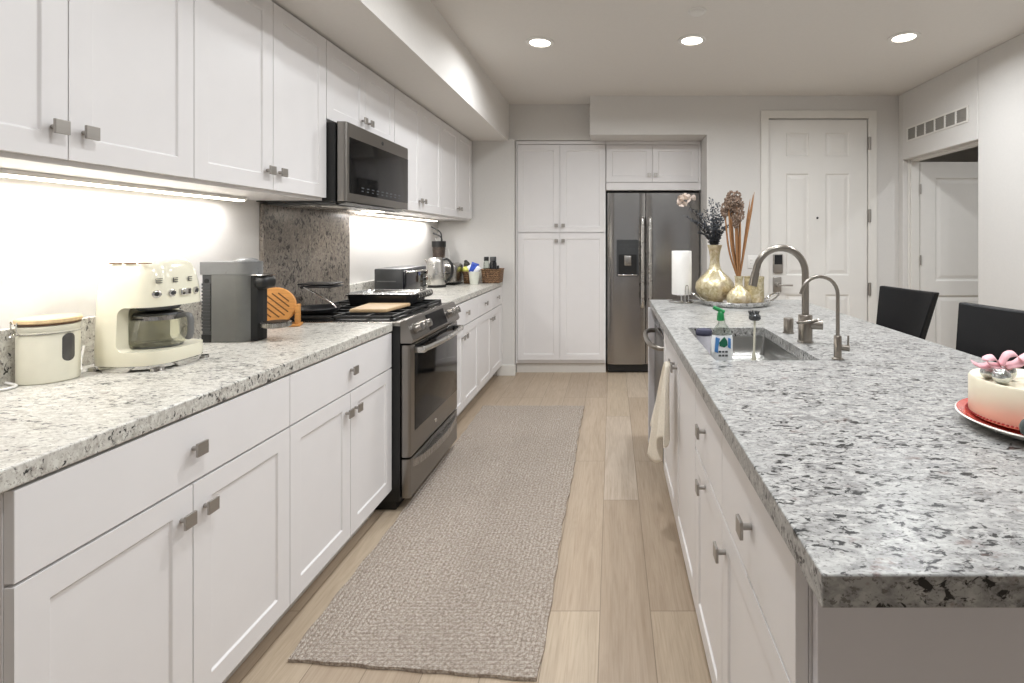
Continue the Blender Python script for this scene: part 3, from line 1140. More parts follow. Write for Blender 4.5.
# ------------------------------------------------------------------ pantry, fridge and the cabinet above it
pt = thing('pantry_cabinet', 'tall white four-door pantry cabinet left of the refrigerator', 'cabinet', (-0.51, 5.3, 0))
PX0, PX1, PM = -0.942, -0.062, -0.512
b = NB()
box(b, PX0, PX1, PF + 0.021, 5.66, 0.1, 2.283)
box(b, PX0, PX0 + 0.012, PF, PF + 0.021, 0.1, 2.283)
obj('carcass', b, 'white', pt)
b = NB(); box(b, PX0, PX1, PF + 0.045, 5.6, 0.0, 0.0995)
obj('toe_kick', b, 'toe', pt)
b = NB(); box(b, PX0, PX1, PF - 0.004, PF + 0.0205, 2.252, 2.283)
obj('top_rail', b, 'white', pt, bevel=0.002)
for a0, a1, kx in ((PX0 + 0.014, PM, PM - 0.034), (PM, PX1 - 0.002, PM + 0.034)):
    front('door', pt, PF, a0, a1, 1.386, 2.248, 'x', 0, (kx, 1.455))
    front('door', pt, PF, a0, a1, 0.13, 1.382, 'x', 0, (kx, 1.305))

b = NB()
oc = thing('overhead_cabinet', 'white two-door cabinet above the refrigerator', 'cabinet', (0.4, 5.3, 1.8))
box(b, -0.058, 0.86, PF + 0.021, 5.66, 1.80, 2.28)
obj('carcass', b, 'white', oc)
b = NB(); box(b, -0.058, 0.874, PF - 0.002, PF + 0.0205, 1.803, 1.876)
obj('lower_rail', b, 'white', oc, bevel=0.002)
b = NB(); box(b, -0.058, 0.874, PF - 0.002, PF + 0.0205, 2.249, 2.282); box(b, 0.849, 0.874, PF - 0.002, PF + 0.0205, 1.877, 2.248)
obj('face_frame', b, 'white', oc, bevel=0.002)
front('door', oc, PF, -0.056, 0.396, 1.88, 2.245, 'x', 0, (0.364, 1.95))
front('door', oc, PF, 0.396, 0.848, 1.88, 2.245, 'x', 0, (0.428, 1.95))

fg = thing('refrigerator', 'stainless side-by-side refrigerator with ice dispenser in the wall recess', 'refrigerator', (0.41, 5.3, 0))
FX0, FX1 = -0.046, 0.862
b = NB(); box(b, FX0 + 0.004, FX1 - 0.004, PF + 0.06, 5.62, 0.03, 1.785)
box(b, FX0 + 0.03, FX1 - 0.03, PF + 0.1, 5.55, 0.0, 0.03)
obj('body', b, 'black', fg)
b = NB(); box(b, FX0 + 0.006, FX1 - 0.006, PF + 0.03, PF + 0.059, 0.012, 0.085)
obj('base_grille', b, 'black', fg)


def fridge_door(x0, x1):
    b = NB()
    # gently bowed front
    n = 10
    poly = [(x1, PF + 0.058), (x0, PF + 0.058)]
    for k in range(n + 1):
        s = k / n
        x = x0 + (x1 - x0) * s
        e = min(1, min(s, 1 - s) / 0.05)
        poly.append((x, PF + 0.008 - 0.006 * math.sin(PI * s) + 0.012 * (1 - e) ** 2))
    prism(b, poly, 'z', 0.088, 1.775)
    return obj('door', b, 'steelv', fg, smooth=35, bevel=0.002)


FS = 0.333
fl = fridge_door(FX0, FS - 0.003)
fr = fridge_door(FS + 0.003, FX1)
for dd, x in ((fl, 0.297), (fr, 0.372)):
    b = NB()
    tube(b, smooth_path([(x, PF - 0.03, 0.66), (x, PF - 0.048, 0.72), (x, PF - 0.052, 1.1), (x, PF - 0.048, 1.47), (x, PF - 0.03, 1.53)], 5), 0.018, 14)
    for z in (0.69, 1.5):
        cyl(b, (x, PF - 0.042, z), (x, PF + 0.006, z), 0.009, None, 10)
    obj('handle', b, 'bright', dd, smooth=40)
dx0, dx1, dz0, dz1 = 0.045, 0.262, 0.955, 1.315
b = NB()
yq = PF - 0.006
prism(b, rrect(dx0, dx1, dz0, dz1, 0.012, 4), 'y', yq, PF + 0.006)
dp = obj('ice_dispenser', b, 'charcoal', fl, smooth=40)
b = NB(); prism(b, rrect(dx0 + 0.02, dx1 - 0.02, dz0 + 0.02, dz0 + 0.215, 0.01, 4), 'y', yq - 0.0015, PF)
obj('niche', b, 'black', dp, smooth=40)
b = NB(); rbox(b, 0.12, 0.19, yq - 0.012, yq - 0.002, 1.06, 1.16, 0.008)
obj('paddle', b, 'steel', dp, smooth=40)
b = NB(); rbox(b, dx0 + 0.012, dx1 - 0.012, yq - 0.016, yq - 0.001, dz0 + 0.006, dz0 + 0.02, 0.004)
obj('drip_shelf', b, 'chrome', dp, smooth=40)
b = NB()
for i in range(5):
    box(b, 0.08 + i * 0.033, 0.095 + i * 0.033, yq - 0.0006, yq - 0.0001, 1.262, 1.266)
    box(b, 0.08 + i * 0.033, 0.095 + i * 0.033, yq - 0.0006, yq - 0.0001, 1.225, 1.228)
obj('control_print', b, 'print_grey', dp)

# ------------------------------------------------------------------ island
XI = 0.27
IY0, IY1 = 0.748, 3.33


def island_cab(label, y0, y1):
    c = thing('island_cabinet', label, 'cabinet', (0.6, (y0 + y1) / 2, 0))
    b = NB(); box(b, XI + 0.02, 0.895, y0 + 0.0005, y1 - 0.0005, 0.105, 0.70 if y0 > 1.6 else 0.872)
    if y0 > 1.6:
        box(b, XI + 0.02, XI + 0.04, y0 + 0.0005, y1 - 0.0005, 0.70, 0.872)
    obj('carcass', b, 'white', c)
    b = NB(); box(b, XI + 0.085, 0.86, y0 + 0.001, y1 - 0.001, 0.0, 0.1045)
    obj('toe_kick', b, 'toe', c)
    return c


ic = island_cab('white island cabinet nearest the camera, drawer above one door', IY0, 1.25)
front('drawer', ic, XI, IY0, 1.25, 0.643, 0.868, 'y', -1, (0.985, 0.757))
front('door', ic, XI, IY0, 1.25, 0.115, 0.64, 'y', -1, (1.21, 0.57))
ic = island_cab('white island cabinet second from the camera, drawer above pull-out front', 1.25, 1.65)
front('drawer', ic, XI, 1.25, 1.65, 0.643, 0.868, 'y', -1, (1.475, 0.757))
front('door', ic, XI, 1.25, 1.65, 0.115, 0.64, 'y', -1, (1.475, 0.595))
ic = island_cab('white two-door island cabinet below the sink with the towel', 1.65, 2.66)
front('door', ic, XI, 1.65, 2.155, 0.115, 0.868, 'y', -1, (2.115, 0.78))
front('door', ic, XI, 2.155, 2.66, 0.115, 0.868, 'y', -1, (2.195, 0.78))

dwm = thing('dishwasher', 'dishwasher with curved steel bar handle at the far end of the island', 'dishwasher', (0.6, 2.97, 0))
b = NB(); box(b, XI + 0.022, 0.89, 2.667, 3.283, 0.1, 0.868)
obj('tub', b, 'charcoal', dwm)
b = NB(); box(b, XI + 0.09, 0.85, 2.67, 3.28, 0.0, 0.0995)
obj('toe_kick', b, 'black', dwm)
b = NB(); rbox(b, XI + 0.004, XI + 0.0215, 2.668, 3.282, 0.115, 0.775, 0.004)
dd = obj('door', b, steel('stainless_shaded', '#6f6c69', 0.35, (1, 1, 30)), dwm, smooth=40)  # steel darkened: the shading on this door is put into its colour
b = NB(); rbox(b, XI + 0.004, XI + 0.0215, 2.668, 3.282, 0.779, 0.866, 0.004)
obj('control_strip', b, 'blackgloss', dwm, smooth=40)
b = NB()
tube(b, smooth_path([(XI + 0.006, 2.70, 0.735), (XI - 0.03, 2.715, 0.737), (XI - 0.06, 2.80, 0.74), (XI - 0.07, 2.975, 0.74), (XI - 0.06, 3.15, 0.74), (XI - 0.03, 3.235, 0.737), (XI + 0.006, 3.25, 0.735)], 5), 0.014, 12)
obj('handle', b, 'faucet', dd, smooth=40)

ep = thing('kitchen_island', 'plain white panels closing the ends and seating side of the island', 'island', (0.6, 2.0, 0))
b = NB(); box(b, XI + 0.024, 0.915, IY0 - 0.02, IY0 - 0.0015, 0.0, 0.872)
obj('end_panel', b, 'endpanel', ep, bevel=0.001)
b = NB(); box(b, 0.236, 0.915, 3.288, IY1, 0.0, 0.872)
obj('end_panel', b, 'endpanel', ep, bevel=0.001)
b = NB(); box(b, 0.897, 0.915, IY0 - 0.001, 3.287, 0.0, 0.872)
obj('back_panel', b, 'endpanel', ep, bevel=0.001)

# island worktop with sink cut-out
IX0, IX1, IYA, IYB = 0.25, 1.25, 0.605, 3.40
SX0, SX1, SY0, SY1 = 0.343, 0.69, 1.685, 2.315
b = NB()
outer = [(IX0, IYA), (IX1, IYA), (IX1, IYB), (IX0, IYB)]
hole = rrect(SX0, SX1, SY0, SY1, 0.012, 5)


def ring_slab(bm, outer, hole, z0, z1):
    t = bmesh.new()
    for z in (z0, z1):
        vo = [t.verts.new((*p, z)) for p in outer]
        vh = [t.verts.new((*p, z)) for p in hole]
        eds = []
        for L in (vo, vh):
            for i in range(len(L)):
                eds.append(t.edges.new((L[i], L[(i + 1) % len(L)])))
        bmesh.ops.triangle_fill(t, use_beauty=True, edges=eds)
        if z == z0: lo = (vo, vh)
        else: hi = (vo, vh)
    for a, c in zip(lo, hi):
        for i in range(len(a)):
            j = (i + 1) % len(a)
            t.faces.new((a[i], a[j], c[j], c[i]))
    bmesh.ops.recalc_face_normals(t, faces=t.faces[:])
    bmesh.ops.dissolve_limit(t, angle_limit=0.01, verts=t.verts[:], edges=t.edges[:])
    merge(bm, t)


ring_slab(b, outer, hole, 0.8735, 0.914)
iw = obj('island_worktop', b, 'granite_i', None, bevel=0.004, bseg=3, origin=(0.75, 2.0, 0.8735))
tag(iw, 'large white and grey speckled granite worktop covering the island', 'worktop')

# undermount sink
sk = thing('kitchen_sink', 'undermount stainless sink basin set into the island worktop', 'sink', (0.52, 2.0, 0.77))
b = NB()
t = bmesh.new()
loops = []
for ins, z, r in ((-0.02, 0.8725, 0.03), (0.0, 0.8725, 0.012), (0.003, 0.83, 0.014), (0.006, 0.79, 0.02), (0.03, 0.772, 0.04), (0.10, 0.768, 0.05)):
    pl = rrect(SX0 + ins - 0.003, SX1 - ins + 0.003, SY0 + ins - 0.003, SY1 - ins + 0.003, r, 5)
    loops.append([t.verts.new((*p, z)) for p in pl])
for a, c in zip(loops[:-1], loops[1:]):
    for i in range(len(a)):
        j = (i + 1) % len(a)
        t.faces.new((a[i], a[j], c[j], c[i]))
t.faces.new(loops[-1])
bmesh.ops.recalc_face_normals(t, faces=t.faces[:])
for f in t.faces: f.normal_flip()
merge(b, t)
sb = obj('basin', b, 'basin', sk, smooth=50)
md = sb.modifiers.new('solid', 'SOLIDIFY'); md.thickness = 0.0015; md.offset = -1
b = NB(); lathe(b, [(0, 0.002), (0.03, 0.002), (0.042, 0.006), (0.045, 0.003), (0.045, 0.0005), (0, 0.0005)], 0.52, 2.0, 0.768, 28)
obj('drain', b, 'chrome', sk, smooth=40)

# ------------------------------------------------------------------ faucets
fx, fy = 0.754, 1.985
fa = thing('kitchen_faucet', 'tall brushed nickel gooseneck kitchen faucet behind the sink', 'faucet', (fx, fy, 0.914))
b = NB()
lathe(b, [(0, 0), (0.030, 0), (0.030, 0.004), (0.0265, 0.006), (0.0265, 0.104), (0.024, 0.107), (0, 0.107)], fx, fy, 0.9145, 32)
obj('base', b, 'faucet', fa, smooth=40)
b = NB()
R = 0.096
pts = [(fx, fy, 1.02), (fx, fy, 1.10), (fx, fy, 1.185)]
for k in range(1, 15):
    a = PI * k / 14 * 0.93
    pts.append((fx - R + R * math.cos(a), fy, 1.185 + R * math.sin(a)))
a = PI * 0.93
ex, ez = pts[-1][0], pts[-1][2]
tx, tz = -math.sin(a), math.cos(a)
pts.append((ex + tx * 0.02, fy, ez + tz * 0.02))
tube(b, pts, 0.0135, 16)
obj('neck', b, 'faucet', fa, smooth=50)
b = NB()
cyl(b, (ex + tx * 0.02, fy, ez + tz * 0.02), (ex + tx * 0.075, fy, ez + tz * 0.075), 0.0155, 0.0165, 16)
obj('spray_head', b, 'faucet', fa, smooth=40)
b = NB()
cyl(b, (fx + 0.015, fy - 0.01, 0.985), (fx + 0.058, fy - 0.022, 0.985), 0.019, 0.02, 20)
obj('valve', b, 'faucet', fa, smooth=40)
b = NB()
tube(b, [(fx + 0.045, fy - 0.02, 1.003), (fx - 0.005, fy - 0.04, 1.0), (fx - 0.05, fy - 0.05, 0.997)], 0.0055, 10)
obj('lever', b, 'faucet', fa, smooth=40)

ag = thing('air_gap_cap', 'short brushed nickel cylinder cap beside the tall kitchen faucet', 'air gap', (0.756, 2.18, 0.914))
b = NB(); lathe(b, [(0, 0.064), (0.018, 0.064), (0.0205, 0.061), (0.0205, 0.006), (0.0185, 0.005)], 0.756, 2.18, 0.9145, 28)
obj('cap', b, 'faucet', ag, smooth=40)
b = NB(); lathe(b, [(0.0185, 0.005), (0.024, 0.004), (0.024, 0), (0, 0)], 0.756, 2.18, 0.9145, 28)
obj('base_ring', b, 'faucet', ag, smooth=40)

qx, qy = 0.754, 1.70
ff = thing('filter_faucet', 'small slim brushed nickel filtered-water faucet nearer than the gooseneck', 'faucet', (qx, qy, 0.914))
b = NB(); lathe(b, [(0, 0), (0.019, 0), (0.019, 0.003), (0.0125, 0.006), (0.0125, 0.076), (0.010, 0.079), (0, 0.079)], qx, qy, 0.9145, 24)
obj('base', b, 'faucet', ff, smooth=40)
b = NB()
R = 0.06
pts = [(qx, qy, 0.99), (qx, qy, 1.06), (qx, qy, 1.13)]
for k in range(1, 13):
    a = PI * k / 12 * 0.88
    pts.append((qx - R + R * math.cos(a), qy, 1.13 + R * math.sin(a)))
a = PI * 0.88
pts.append((pts[-1][0] - math.sin(a) * 0.022, qy, pts[-1][2] + math.cos(a) * 0.022))
tube(b, pts, 0.0062, 12)
obj('neck', b, 'faucet', ff, smooth=50)
b = NB()
cyl(b, (qx + 0.008, qy, 0.955), (qx + 0.035, qy - 0.01, 0.952), 0.010, 0.011, 16)
obj('valve', b, 'faucet', ff, smooth=40)
b = NB()
tube(b, [(qx + 0.03, qy - 0.01, 0.955), (qx + 0.03, qy - 0.012, 0.995)], 0.0035, 8)
obj('lever', b, 'faucet', ff, smooth=40)

# ------------------------------------------------------------------ things in and around the sink
bx, by, bz = 0.388, 1.80, 0.772
bt = thing('dish_soap_bottle', 'clear dish soap bottle with green cap standing in the sink', 'bottle', (bx, by, bz))
SQ = Matrix.Translation((bx, by, bz)) @ Matrix.Scale(0.62, 4, (0, 1, 0))
b = NB(); lathe(b, [(0, 0), (0.028, 0), (0.035, 0.006), (0.036, 0.05), (0.0375, 0.13), (0.0375, 0.19), (0.034, 0.215), (0.022, 0.236), (0.013, 0.246), (0.012, 0.262)], 0, 0, 0, 32, SQ)
obj('bottle_body', b, 'bottleclear', bt, smooth=50)
b = NB(); lathe(b, [(0.035, 0.085), (0.0372, 0.09), (0.0384, 0.13), (0.0384, 0.19), (0.036, 0.206)], 0, 0, 0, 32, SQ)
for f in [f for f in b.faces if f.calc_center_median().y > by - 0.006]: b.faces.remove(f)
lb = obj('front_label', b, 'label_white', bt, smooth=50)
b = NB()
yq = by - 0.0240
prism(b, [(bx - 0.013, bz + 0.170), (bx + 0.004, bz + 0.165), (bx + 0.015, bz + 0.173), (bx + 0.014, bz + 0.188), (bx + 0.004, bz + 0.202), (bx - 0.006, bz + 0.192), (bx - 0.014, bz + 0.182)], 'y', yq - 0.0012, yq)
obj('leaf_emblem', b, 'label_green', lb)
b = NB(); prism(b, [(bx - 0.029, bz + 0.15), (bx - 0.018, bz + 0.145), (bx - 0.016, bz + 0.17), (bx - 0.010, bz + 0.196), (bx - 0.025, bz + 0.2)], 'y', yq + 0.0015, yq + 0.006)
obj('blue_print', b, 'label_blue', lb)
b = NB(); prism(b, [(bx + 0.017, bz + 0.165), (bx + 0.027, bz + 0.16), (bx + 0.027, bz + 0.195), (bx + 0.018, bz + 0.198)], 'y', yq + 0.0015, yq + 0.006)
obj('blue_print', b, 'label_blue', lb)
b = NB(); prism(b, rrect(bx - 0.009, bx + 0.012, bz + 0.112, bz + 0.117, 0.002, 3), 'y', yq - 0.0008, yq + 0.001)
obj('blue_print', b, 'label_blue', lb)
for k, (w0, w1) in enumerate(((-0.016, -0.007), (-0.004, 0.004), (0.007, 0.016))):
    for zz in (0.134, 0.147):
        b = NB(); box(b, bx + w0, bx + w1, yq - 0.0008, yq + 0.001, bz + zz, bz + zz + 0.006)
        obj('grey_print', b, 'print_grey', lb)
b = NB()
lathe(b, [(0, 0.288), (0.007, 0.288), (0.011, 0.282), (0.013, 0.27), (0.0135, 0.256), (0.011, 0.256)], bx - 0.004, by, bz, 20)
tube(b, [(bx + 0.008, by, bz + 0.284), (bx - 0.006, by, bz + 0.292), (bx - 0.03, by, bz + 0.302)], [0.008, 0.0075, 0.006], 10)
obj('flip_cap', b, 'green', bt, smooth=40)

cx_, cy_, cz_ = 0.392, 2.17, 0.772
sc = thing('scrubber_cup', 'tapered lavender cup with dark scrubber top in the sink corner', 'cup', (cx_, cy_, cz_))
b = NB(); lathe(b, [(0, 0), (0.02, 0), (0.023, 0.004), (0.033, 0.14), (0.031, 0.14), (0.021, 0.006), (0, 0.006)], cx_, cy_, cz_, 28)
obj('cup', b, 'lav', sc, smooth=40)
b = NB(); lathe(b, [(0, 0.135), (0.0345, 0.136), (0.0355, 0.142), (0.0355, 0.152), (0.03, 0.16), (0, 0.162)], cx_, cy_, cz_, 28)
obj('scrubber', b, 'navy', sc, smooth=40)

ux, uy, uz = 0.492, 1.765, 0.772
bb = thing('bottle_brush', 'upright dish brush with pale yellow foot and dark bristle head', 'brush', (ux, uy, uz))
b = NB(); lathe(b, [(0, 0.0), (0.026, 0.0), (0.027, 0.003), (0.02, 0.007), (0.01, 0.012), (0.008, 0.03), (0, 0.03)], ux, uy, uz + 0.002, 24)
obj('foot', b, 'yellow', bb, smooth=40)
b = NB(); lathe(b, [(0.006, 0.03), (0.010, 0.05), (0.0115, 0.09), (0.009, 0.125), (0.0055, 0.145), (0.004, 0.15)], ux, uy, uz, 20)
obj('handle', b, 'brushclear', bb, smooth=50)
b = NB(); tube(b, [(ux, uy, uz + 0.145), (ux + 0.002, uy, uz + 0.2), (ux + 0.003, uy, uz + 0.268)], 0.0038, 10)
obj('rod', b, 'cream2', bb, smooth=40)
b = NB(); lathe(b, [(0, 0.26), (0.016, 0.262), (0.021, 0.268), (0.02, 0.278), (0.012, 0.285), (0, 0.286)], ux + 0.003, uy, uz, 18)
for k in range(26):
    a = k * 2.4
    b2 = 0.010 + 0.0105 * ((k * 7) % 5) / 5
    tube(b, [(ux + 0.003 + b2 * 0.8 * math.cos(a), uy + b2 * 0.8 * math.sin(a), uz + 0.275), (ux + 0.003 + b2 * 1.15 * math.cos(a), uy + b2 * 1.15 * math.sin(a), uz + 0.293)], 0.002, 5)
obj('bristle_head', b, 'charcoal', bb, smooth=40)

# dish towel on the sink cabinet knob
tw_x, tw_y, tw_z = XI - 0.024, 2.18, 0.785
b = NB()
nu, nv = 30, 28
rows = []
for j in range(nv + 1):
    v = j / nv
    row = []
    width = 0.035 + 0.30 * v ** 0.8
    for i in range(nu + 1):
        u = i / nu - 0.5
        L = 0.40 - 0.16 * max(0, -u) * 2 - 0.03 * max(0, u) * 2 + 0.05 * math.sin(u * 9)
        y = tw_y - 0.005 + u * width
        fold = 0.016 * math.sin(u * 17 + 0.6) * (0.3 + 0.9 * v) + 0.006 * math.sin(u * 41) * (1 - v * 0.4)
        x = XI - 0.034 - 0.04 * v ** 0.8 * (0.25 + 1.5 * (u + 0.5)) + fold
        x = min(x, XI - 0.005)
        z = tw_z - 0.004 + 0.012 * (1 - v) * math.cos(u * PI) - v * L
        row.append(b.verts.new((x, y, z)))
    rows.append(row)
for j in range(nv):
    for i in range(nu):
        b.faces.new((rows[j][i], rows[j][i + 1], rows[j + 1][i + 1], rows[j + 1][i]))
tw = obj('dish_towel', b, 'towel', None, smooth=80, origin=(tw_x, tw_y, tw_z))
md = tw.modifiers.new('solid', 'SOLIDIFY'); md.thickness = 0.004; md.offset = 0
tag(tw, 'cream linen dish towel hanging on the sink cabinet knob', 'towel')

# ------------------------------------------------------------------ far end of the island
px, py = 0.447, 3.27
ph = thing('paper_towel_holder', 'steel stand holding a white paper towel roll beside the tray', 'paper towel', (px, py, 0.914))
b = NB()
lathe(b, [(0, 0.008), (0.07, 0.008), (0.08, 0.006), (0.082, 0.002), (0.08, 0), (0, 0)], px, py, 0.9145, 40)
obj('base', b, 'chrome', ph, smooth=40)
b = NB()
cyl(b, (px, py, 0.922), (px, py, 1.238), 0.005, None, 10)
cyl(b, (px, py, 0.955), (px, py, 0.963), 0.03, None, 20)
obj('post', b, 'chrome', ph, smooth=40)
b = NB()
tube(b, smooth_path([(px + 0.012, py - 0.076, 0.92), (px + 0.012, py - 0.076, 0.97), (px + 0.016, py - 0.076, 1.02), (px + 0.024, py - 0.076, 1.026), (px + 0.031, py - 0.076, 1.02), (px + 0.034, py - 0.076, 0.97), (px + 0.034, py - 0.076, 0.92)], 5), 0.0028, 8)
obj('tension_arm', b, 'chrome', ph, smooth=40)
b = NB(); lathe(b, [(0.018, 0.05), (0.062, 0.05), (0.063, 0.054), (0.063, 0.325), (0.061, 0.328), (0.018, 0.328), (0.018, 0.05)], px, py, 0.914, 40)
rl = obj('paper_towel_roll', b, 'paper', None, smooth=40, origin=(px, py, 0.926))
tag(rl, 'white paper towel roll upright on the steel stand', 'paper towel')

tx_, ty_ = 0.764, 3.165
tr = thing('serving_tray', 'round hammered silver tray with two handles under the vases', 'tray', (tx_, ty_, 0.914))
b = NB()
lathe(b, [(0, 0.004), (0.19, 0.004), (0.2, 0.008), (0.212, 0.03), (0.216, 0.032), (0.219, 0.03), (0.206, 0.004), (0.195, 0), (0, 0)], tx_, ty_, 0.9145, 56)
obj('dish', b, 'chrome', tr, smooth=40)
for s in (-1, 1):
    b = NB()
    pts = [(tx_ + s * 0.212, ty_ - 0.06, 0.942), (tx_ + s * 0.25, ty_ - 0.05, 0.97), (tx_ + s * 0.275, ty_, 0.985), (tx_ + s * 0.25, ty_ + 0.05, 0.97), (tx_ + s * 0.212, ty_ + 0.06, 0.942)]
    tube(b, smooth_path(pts, 5), 0.006, 8)
    obj('handle', b, 'chrome', tr, smooth=40)

TZ = 0.919
vx, vy = 0.647, 3.205
b = NB()
lathe(b, [(0, 0.0), (0.046, 0.0), (0.05, 0.006), (0.052, 0.012), (0.085, 0.03), (0.113, 0.06), (0.122, 0.092), (0.117, 0.125), (0.09, 0.16), (0.058, 0.188), (0.037, 0.215), (0.030, 0.25), (0.030, 0.285), (0.036, 0.325), (0.047, 0.362), (0.043, 0.362), (0.032, 0.325), (0.026, 0.28), (0.026, 0.25), (0, 0.245)], vx, vy, TZ, 48)
lv = obj('mercury_glass_vase', b, 'mercury', None, smooth=60, origin=(vx, vy, TZ))
tag(lv, 'large long-necked gold mercury glass vase holding dark stems', 'vase')
sx_, sy_ = 0.757, 3.035
b = NB()
lathe(b, [(0, 0.0), (0.05, 0.0), (0.064, 0.012), (0.074, 0.04), (0.070, 0.065), (0.052, 0.09), (0.030, 0.108), (0.022, 0.125), (0.021, 0.145), (0.027, 0.178), (0.023, 0.178), (0.017, 0.14), (0, 0.135)], sx_, sy_, TZ, 40)
sv = obj('mercury_glass_vase', b, 'mercury', None, smooth=60, origin=(sx_, sy_, TZ))
tag(sv, 'small squat mercury glass vase holding brown dried reeds', 'vase')
hx, hy = 0.868, 3.11
b = NB()
lathe(b, [(0, 0.0), (0.05, 0.0), (0.058, 0.006), (0.06, 0.05), (0.058, 0.14), (0.061, 0.17), (0.058, 0.17), (0.054, 0.14), (0.054, 0.02), (0, 0.018)], hx, hy, TZ, 40)
cv = obj('votive_cup', b, 'mercury', None, smooth=60, origin=(hx, hy, TZ))
tag(cv, 'crackled mercury glass cup on the tray right of the small vase', 'cup')


def leaf(bm, p, d, ln, wd, up):
    d = d.normalized()
    s = d.cross(up)
    if s.length < 1e-3: s = Vector((1, 0, 0))
    s = s.normalized() * wd
    n = s.cross(d).normalized() * wd * 0.35
    v = [bm.verts.new(p), bm.verts.new(p + d * ln * 0.35 + s + n), bm.verts.new(p + d * ln * 0.75 + s * 0.75 + n), bm.verts.new(p + d * ln),
         bm.verts.new(p + d * ln * 0.75 - s * 0.75 + n), bm.verts.new(p + d * ln * 0.35 - s + n), bm.verts.new(p + d * ln * 0.5)]
    for i in range(6):
        bm.faces.new((v[6], v[i], v[(i + 1) % 6]))


top0 = Vector((vx, vy, TZ + 0.25))
targets = [(-0.185, 0.02, 0.30), (-0.16, -0.03, 0.345), (-0.135, 0.03, 0.27), (-0.115, -0.04, 0.33), (-0.085, 0.05, 0.27), (-0.06, -0.05, 0.23), (-0.05, 0.03, 0.34), (-0.025, 0.0, 0.41),
           (0.0, 0.06, 0.35), (0.012, -0.03, 0.385), (0.04, 0.03, 0.30), (0.055, 0.0, 0.35), (0.075, 0.03, 0.30), (0.06, -0.05, 0.22), (0.09, -0.02, 0.24), (-0.10, 0.02, 0.19), (0.0, -0.05, 0.24), (-0.015, -0.03, 0.30)]
for (dx, dy, dz) in targets:
    e = Vector((vx + dx, vy + dy, TZ + 0.262 + dz * 0.95))
    m1 = Vector((vx + dx * 0.10, vy + dy * 0.10, TZ + 0.36))
    path = smooth_path([top0, m1, m1.lerp(e, 0.5) + Vector((-dx * 0.10, 0, 0.015)), e], 8)
    st = thing('dried_eucalyptus_stem', 'dark dried eucalyptus stem in the tall gold mercury glass vase', 'dried stem', path[0], 'dark stems in the large vase')
    b = NB(); tube(b, path, [0.0018] * (len(path) - 6) + [0.0016, 0.0014, 0.0013, 0.0012, 0.001, 0.0008], 5)
    obj('stalk', b, 'stemdk', st, smooth=60)
    b = NB()
    for k in range(9, len(path)):
        d = (path[k] - path[k - 1]).normalized()
        for q in range(5):
            a = random.random() * 2 * PI
            s = Vector((math.cos(a), math.sin(a), random.uniform(-0.2, 0.5))).normalized()
            p = path[k].lerp(path[k - 1], random.random()) + s * random.uniform(0.003, 0.012)
            leaf(b, p, (s + d * 0.5), random.uniform(0.010, 0.016), random.uniform(0.0045, 0.0068), Vector((random.uniform(-1, 1), random.uniform(-1, 1), 1)))
    obj('foliage', b, 'leaf', st)
# pale blossom
e = Vector((0.44 + 0.02, 3.13, 1.555))
path = smooth_path([top0, (vx - 0.025, vy, TZ + 0.365), (0.54, 3.14, 1.42), e], 6)
st = thing('blossom_stem', 'pale pinkish blossom leaning left out of the tall vase', 'flower', path[0])
b = NB(); tube(b, path, 0.0016, 5)
obj('stalk', b, 'stemdk', st, smooth=60)
b = NB()
for q in range(34):
    a, c = random.random() * 2 * PI, random.uniform(-0.8, 1)
    s = Vector((math.cos(a), math.sin(a), c)).normalized()
    leaf(b, e + s * 0.02 + Vector((random.uniform(-.035, .02), 0, random.uniform(-.015, .015))), s, 0.026, 0.016, Vector((0.2, 1, 0.5)))
obj('petals', b, 'blossom', st)

